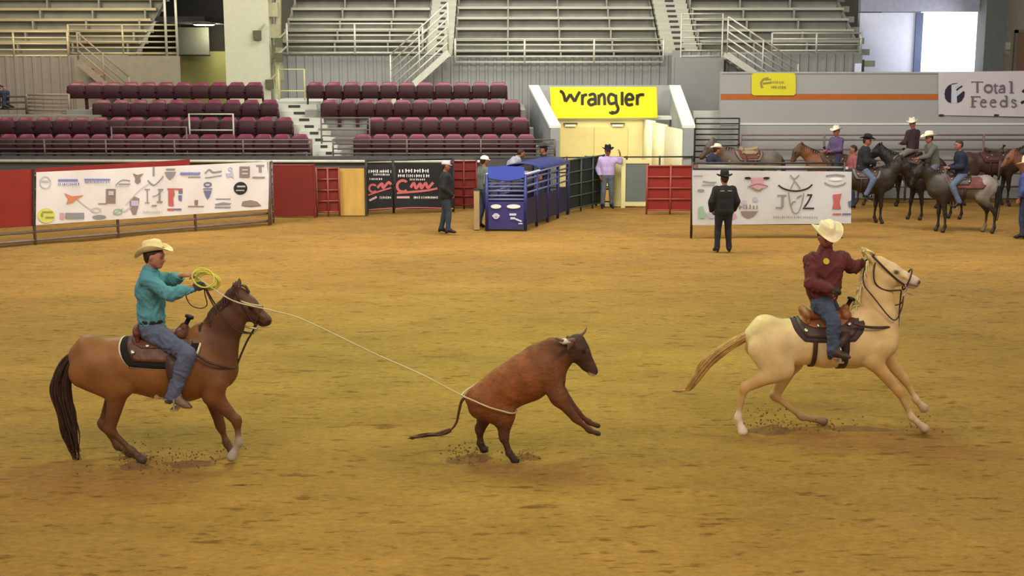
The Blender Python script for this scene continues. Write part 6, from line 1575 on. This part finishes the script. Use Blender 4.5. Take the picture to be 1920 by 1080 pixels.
# H3 dark horse behind, facing left
Y3 = GY(413)+.3; x3 = wx(1752, Y3)
bg_horse('black horse facing left between the two groups of riders', (x3, Y3), PI+.25, coat((42,34,27), (42,34,27), (40,32,26), (38,30,24)), 'mid', 1.0, SAD, ('grey saddle pad on the black horse', padg, bnd), saddlelab='dark saddle on the black horse', legs=dict(knee_n=(.56,.47), ffet_n=(.58,.14), fhoof_n=(.62,.045)))
ppl('rider in grey olive shirt and white hat on the black horse, reaching forward', pose_ride((x3, Y3, 0), PI+.15, 1.47, .16, .1, arms=dict(el_l=(.28,.22,.26), wr_l=(.52,.16,.20), hand_l=(.62,.14,.20))), hatm=FELT_W, shirt=OLV, pants=JEANG, shirt_g=.03, hk=dict(size=1.15))
# H4 bay, head to the left above the banner
Y4 = 38.2; x4 = wx(1568, Y4)
bg_horse('bright brown bay horse facing left, its head raised over the right sponsor banner', (x4, Y4), PI-.05, coat((124,78,44), (112,72,42), (60,44,34), (82,62,44), (122,74,42)), 'arch', 1.05, SAD, ('brown saddle pad on the bay horse', padb, bnd), (26,20,18), (40,28,22), saddlelab='dark saddle on the bay horse')
ppl('rider in purple shirt and white hat on the brown bay horse', pose_ride((x4, Y4, 0), PI+.5, 1.45, .02, .3), hatm=FELT_W, shirt=PURP, pants=JEAND, shirt_g=.03)
# H5 grey brown with pale saddle
Y5 = 38.4; x5 = wx(1408, Y5)
bg_horse('grey brown horse with pale worn saddle, facing left behind the right sponsor banner', (x5, Y5), PI+.1, coat((106,96,84), (96,84,72), (70,62,54), (100,84,72), (104,86,72)), 'mid', 1.12, SADT, ('dusty pink saddle pad on the grey brown horse', mat('dusty pink wool', (136,112,104), .95), bnd), (60,52,44), (64,54,46), saddlelab='pale worn saddle on the grey brown horse')
# H6 dark brown at right
Y6 = 38.0; x6 = wx(1856, Y6)
bg_horse('dark chocolate horse facing right behind the grey roan horse', (x6, Y6), -.1, coat((70,50,40), (60,44,36), (44,36,32), (60,46,38)), 'mid', 1.10, SAD, ('dark red saddle pad on the chocolate horse', mat('dark red wool', (96,46,40), .95), bnd), (28,22,20), (28,22,20), saddlelab='dark saddle on the chocolate horse')
# H7 small riders behind
Y7 = 37.6; x7 = wx(1716, Y7)
bg_horse('black horse half hidden behind the others, under the rider in dark vest', (x7, Y7), PI/2+.9, coat((36,29,24)), 'mid', 1.04, SAD, ('dark saddle pad under the rider in dark vest', padb, bnd), saddlelab='dark saddle under the rider in dark vest')
ppl('rider in dark vest and white hat, highest in the group against the grey wall', pose_ride((wx(1710,Y7), Y7, 0), PI/2+.6, 1.68, .02, 2.2, hgt=1.86), hatm=FELT_W, shirt=BRWN, pants=cl('pale chaps', (120,112,104)), shirt_g=.03)
Y8 = 36.6
bg_horse('light brown horse far right, head visible between the chocolate horse and the pale hat', (wx(1972,Y8), Y8), PI-.1, coat((128,84,60), head=(132,84,60)), 'mid', 1.0, SAD, ('brown saddle pad on the light brown horse', padb, bnd), saddlelab='dark saddle on the light brown horse')

# ------------------------------------------------------------------ kicked up dirt and clods
M_CLOD = mat('dusty dirt with shade tone', (120,86,48), .95, bump=.02, bscale=30, var=.2)  # heap tone darkened for the dust and shadow patches around the hooves
def dirt_heap(label, cx, cy, rx, ry, h, seed):
    p = G(cx, cy); n = 28; m = 10; vs = []; rd_ = random.Random(seed)
    for j in range(m+1):
        t = j/m
        for i in range(n):
            a = 2*PI*i/n; wob = 1+.45*mnoise.noise(Vector((math.cos(a)*1.6+seed*3, math.sin(a)*1.6, seed))); x = rx*t*wob*math.cos(a); y = ry*t*wob*math.sin(a)
            z = h*(1-t)**1.5*(1+.5*mnoise.noise(Vector((x*6+seed, y*6, 1))))+.02*mnoise.noise(Vector((x*14, y*14, seed)))*(1-t)-.055*t
            vs.append((x, y, z))
    mb = MB(); mb.add(vs, [(j*n+i, (j+1)*n+i, (j+1)*n+(i+1) % n, j*n+(i+1) % n) for j in range(m) for i in range(n)])
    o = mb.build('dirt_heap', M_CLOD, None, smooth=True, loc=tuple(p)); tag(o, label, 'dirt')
dirt_heap('churned dirt with painted shade under the hind hooves of the sorrel horse', 250, 872, .30, .22, .05, 1)
dirt_heap('churned dirt with painted shade under the front hooves of the sorrel horse', 360, 868, .55, .20, .035, 2)
dirt_heap('churned dirt with painted shade under the far hind leg of the steer', 885, 857, .38, .20, .05, 3)
dirt_heap('churned dirt with painted shade in front of the near hind leg of the steer', 990, 857, .30, .14, .05, 4)
dirt_heap('churned dirt with painted shade between the hind legs of the palomino horse', 1445, 805, .40, .24, .06, 5)
dirt_heap('low churned dirt with painted shade under the belly of the palomino horse', 1600, 802, .80, .18, .03, 6)
def clods(cx, cy, n, sx, sz, seed):
    rd_ = random.Random(seed); out = []
    for i in range(n):
        p = G(cx+rd_.gauss(0, sx), cy); out.append((p.x, p.y+rd_.uniform(-.2,.2), abs(rd_.gauss(0, sz)), rd_.uniform(.005,.015)))
    return out
mb = MB(); rd_ = random.Random(2)
for (cx, cy, n, sx_, sz_) in ((255,868,60,26,.10),(380,862,35,40,.07),(870,860,50,28,.10),(980,862,30,24,.06),(1440,806,70,30,.12),(1540,802,30,45,.06),(1725,802,20,20,.05),(290,880,20,60,.02)):
    for (x, y, z, r) in clods(cx, cy, int(n*1.7), sx_, sz_, cx):
        R_ = Matrix.Rotation(rd_.random()*6, 3, 'X') @ Matrix.Rotation(rd_.random()*6, 3, 'Y'); v = [Vector((x,y,z))+R_@(Vector(d)*r*rd_.uniform(.5,1.4)) for d in ((1,0,0),(-1,0,0),(0,1,0),(0,-1,0),(0,0,1),(0,0,-1))]
        mb.add(v, [(0,2,4),(2,1,4),(1,3,4),(3,0,4),(2,0,5),(1,2,5),(3,1,5),(0,3,5)])
o = mb.build('flying_dirt', M_CLOD, None); tag(o, 'spray of small dirt clods thrown up around the galloping hooves', 'dirt', kind='stuff')
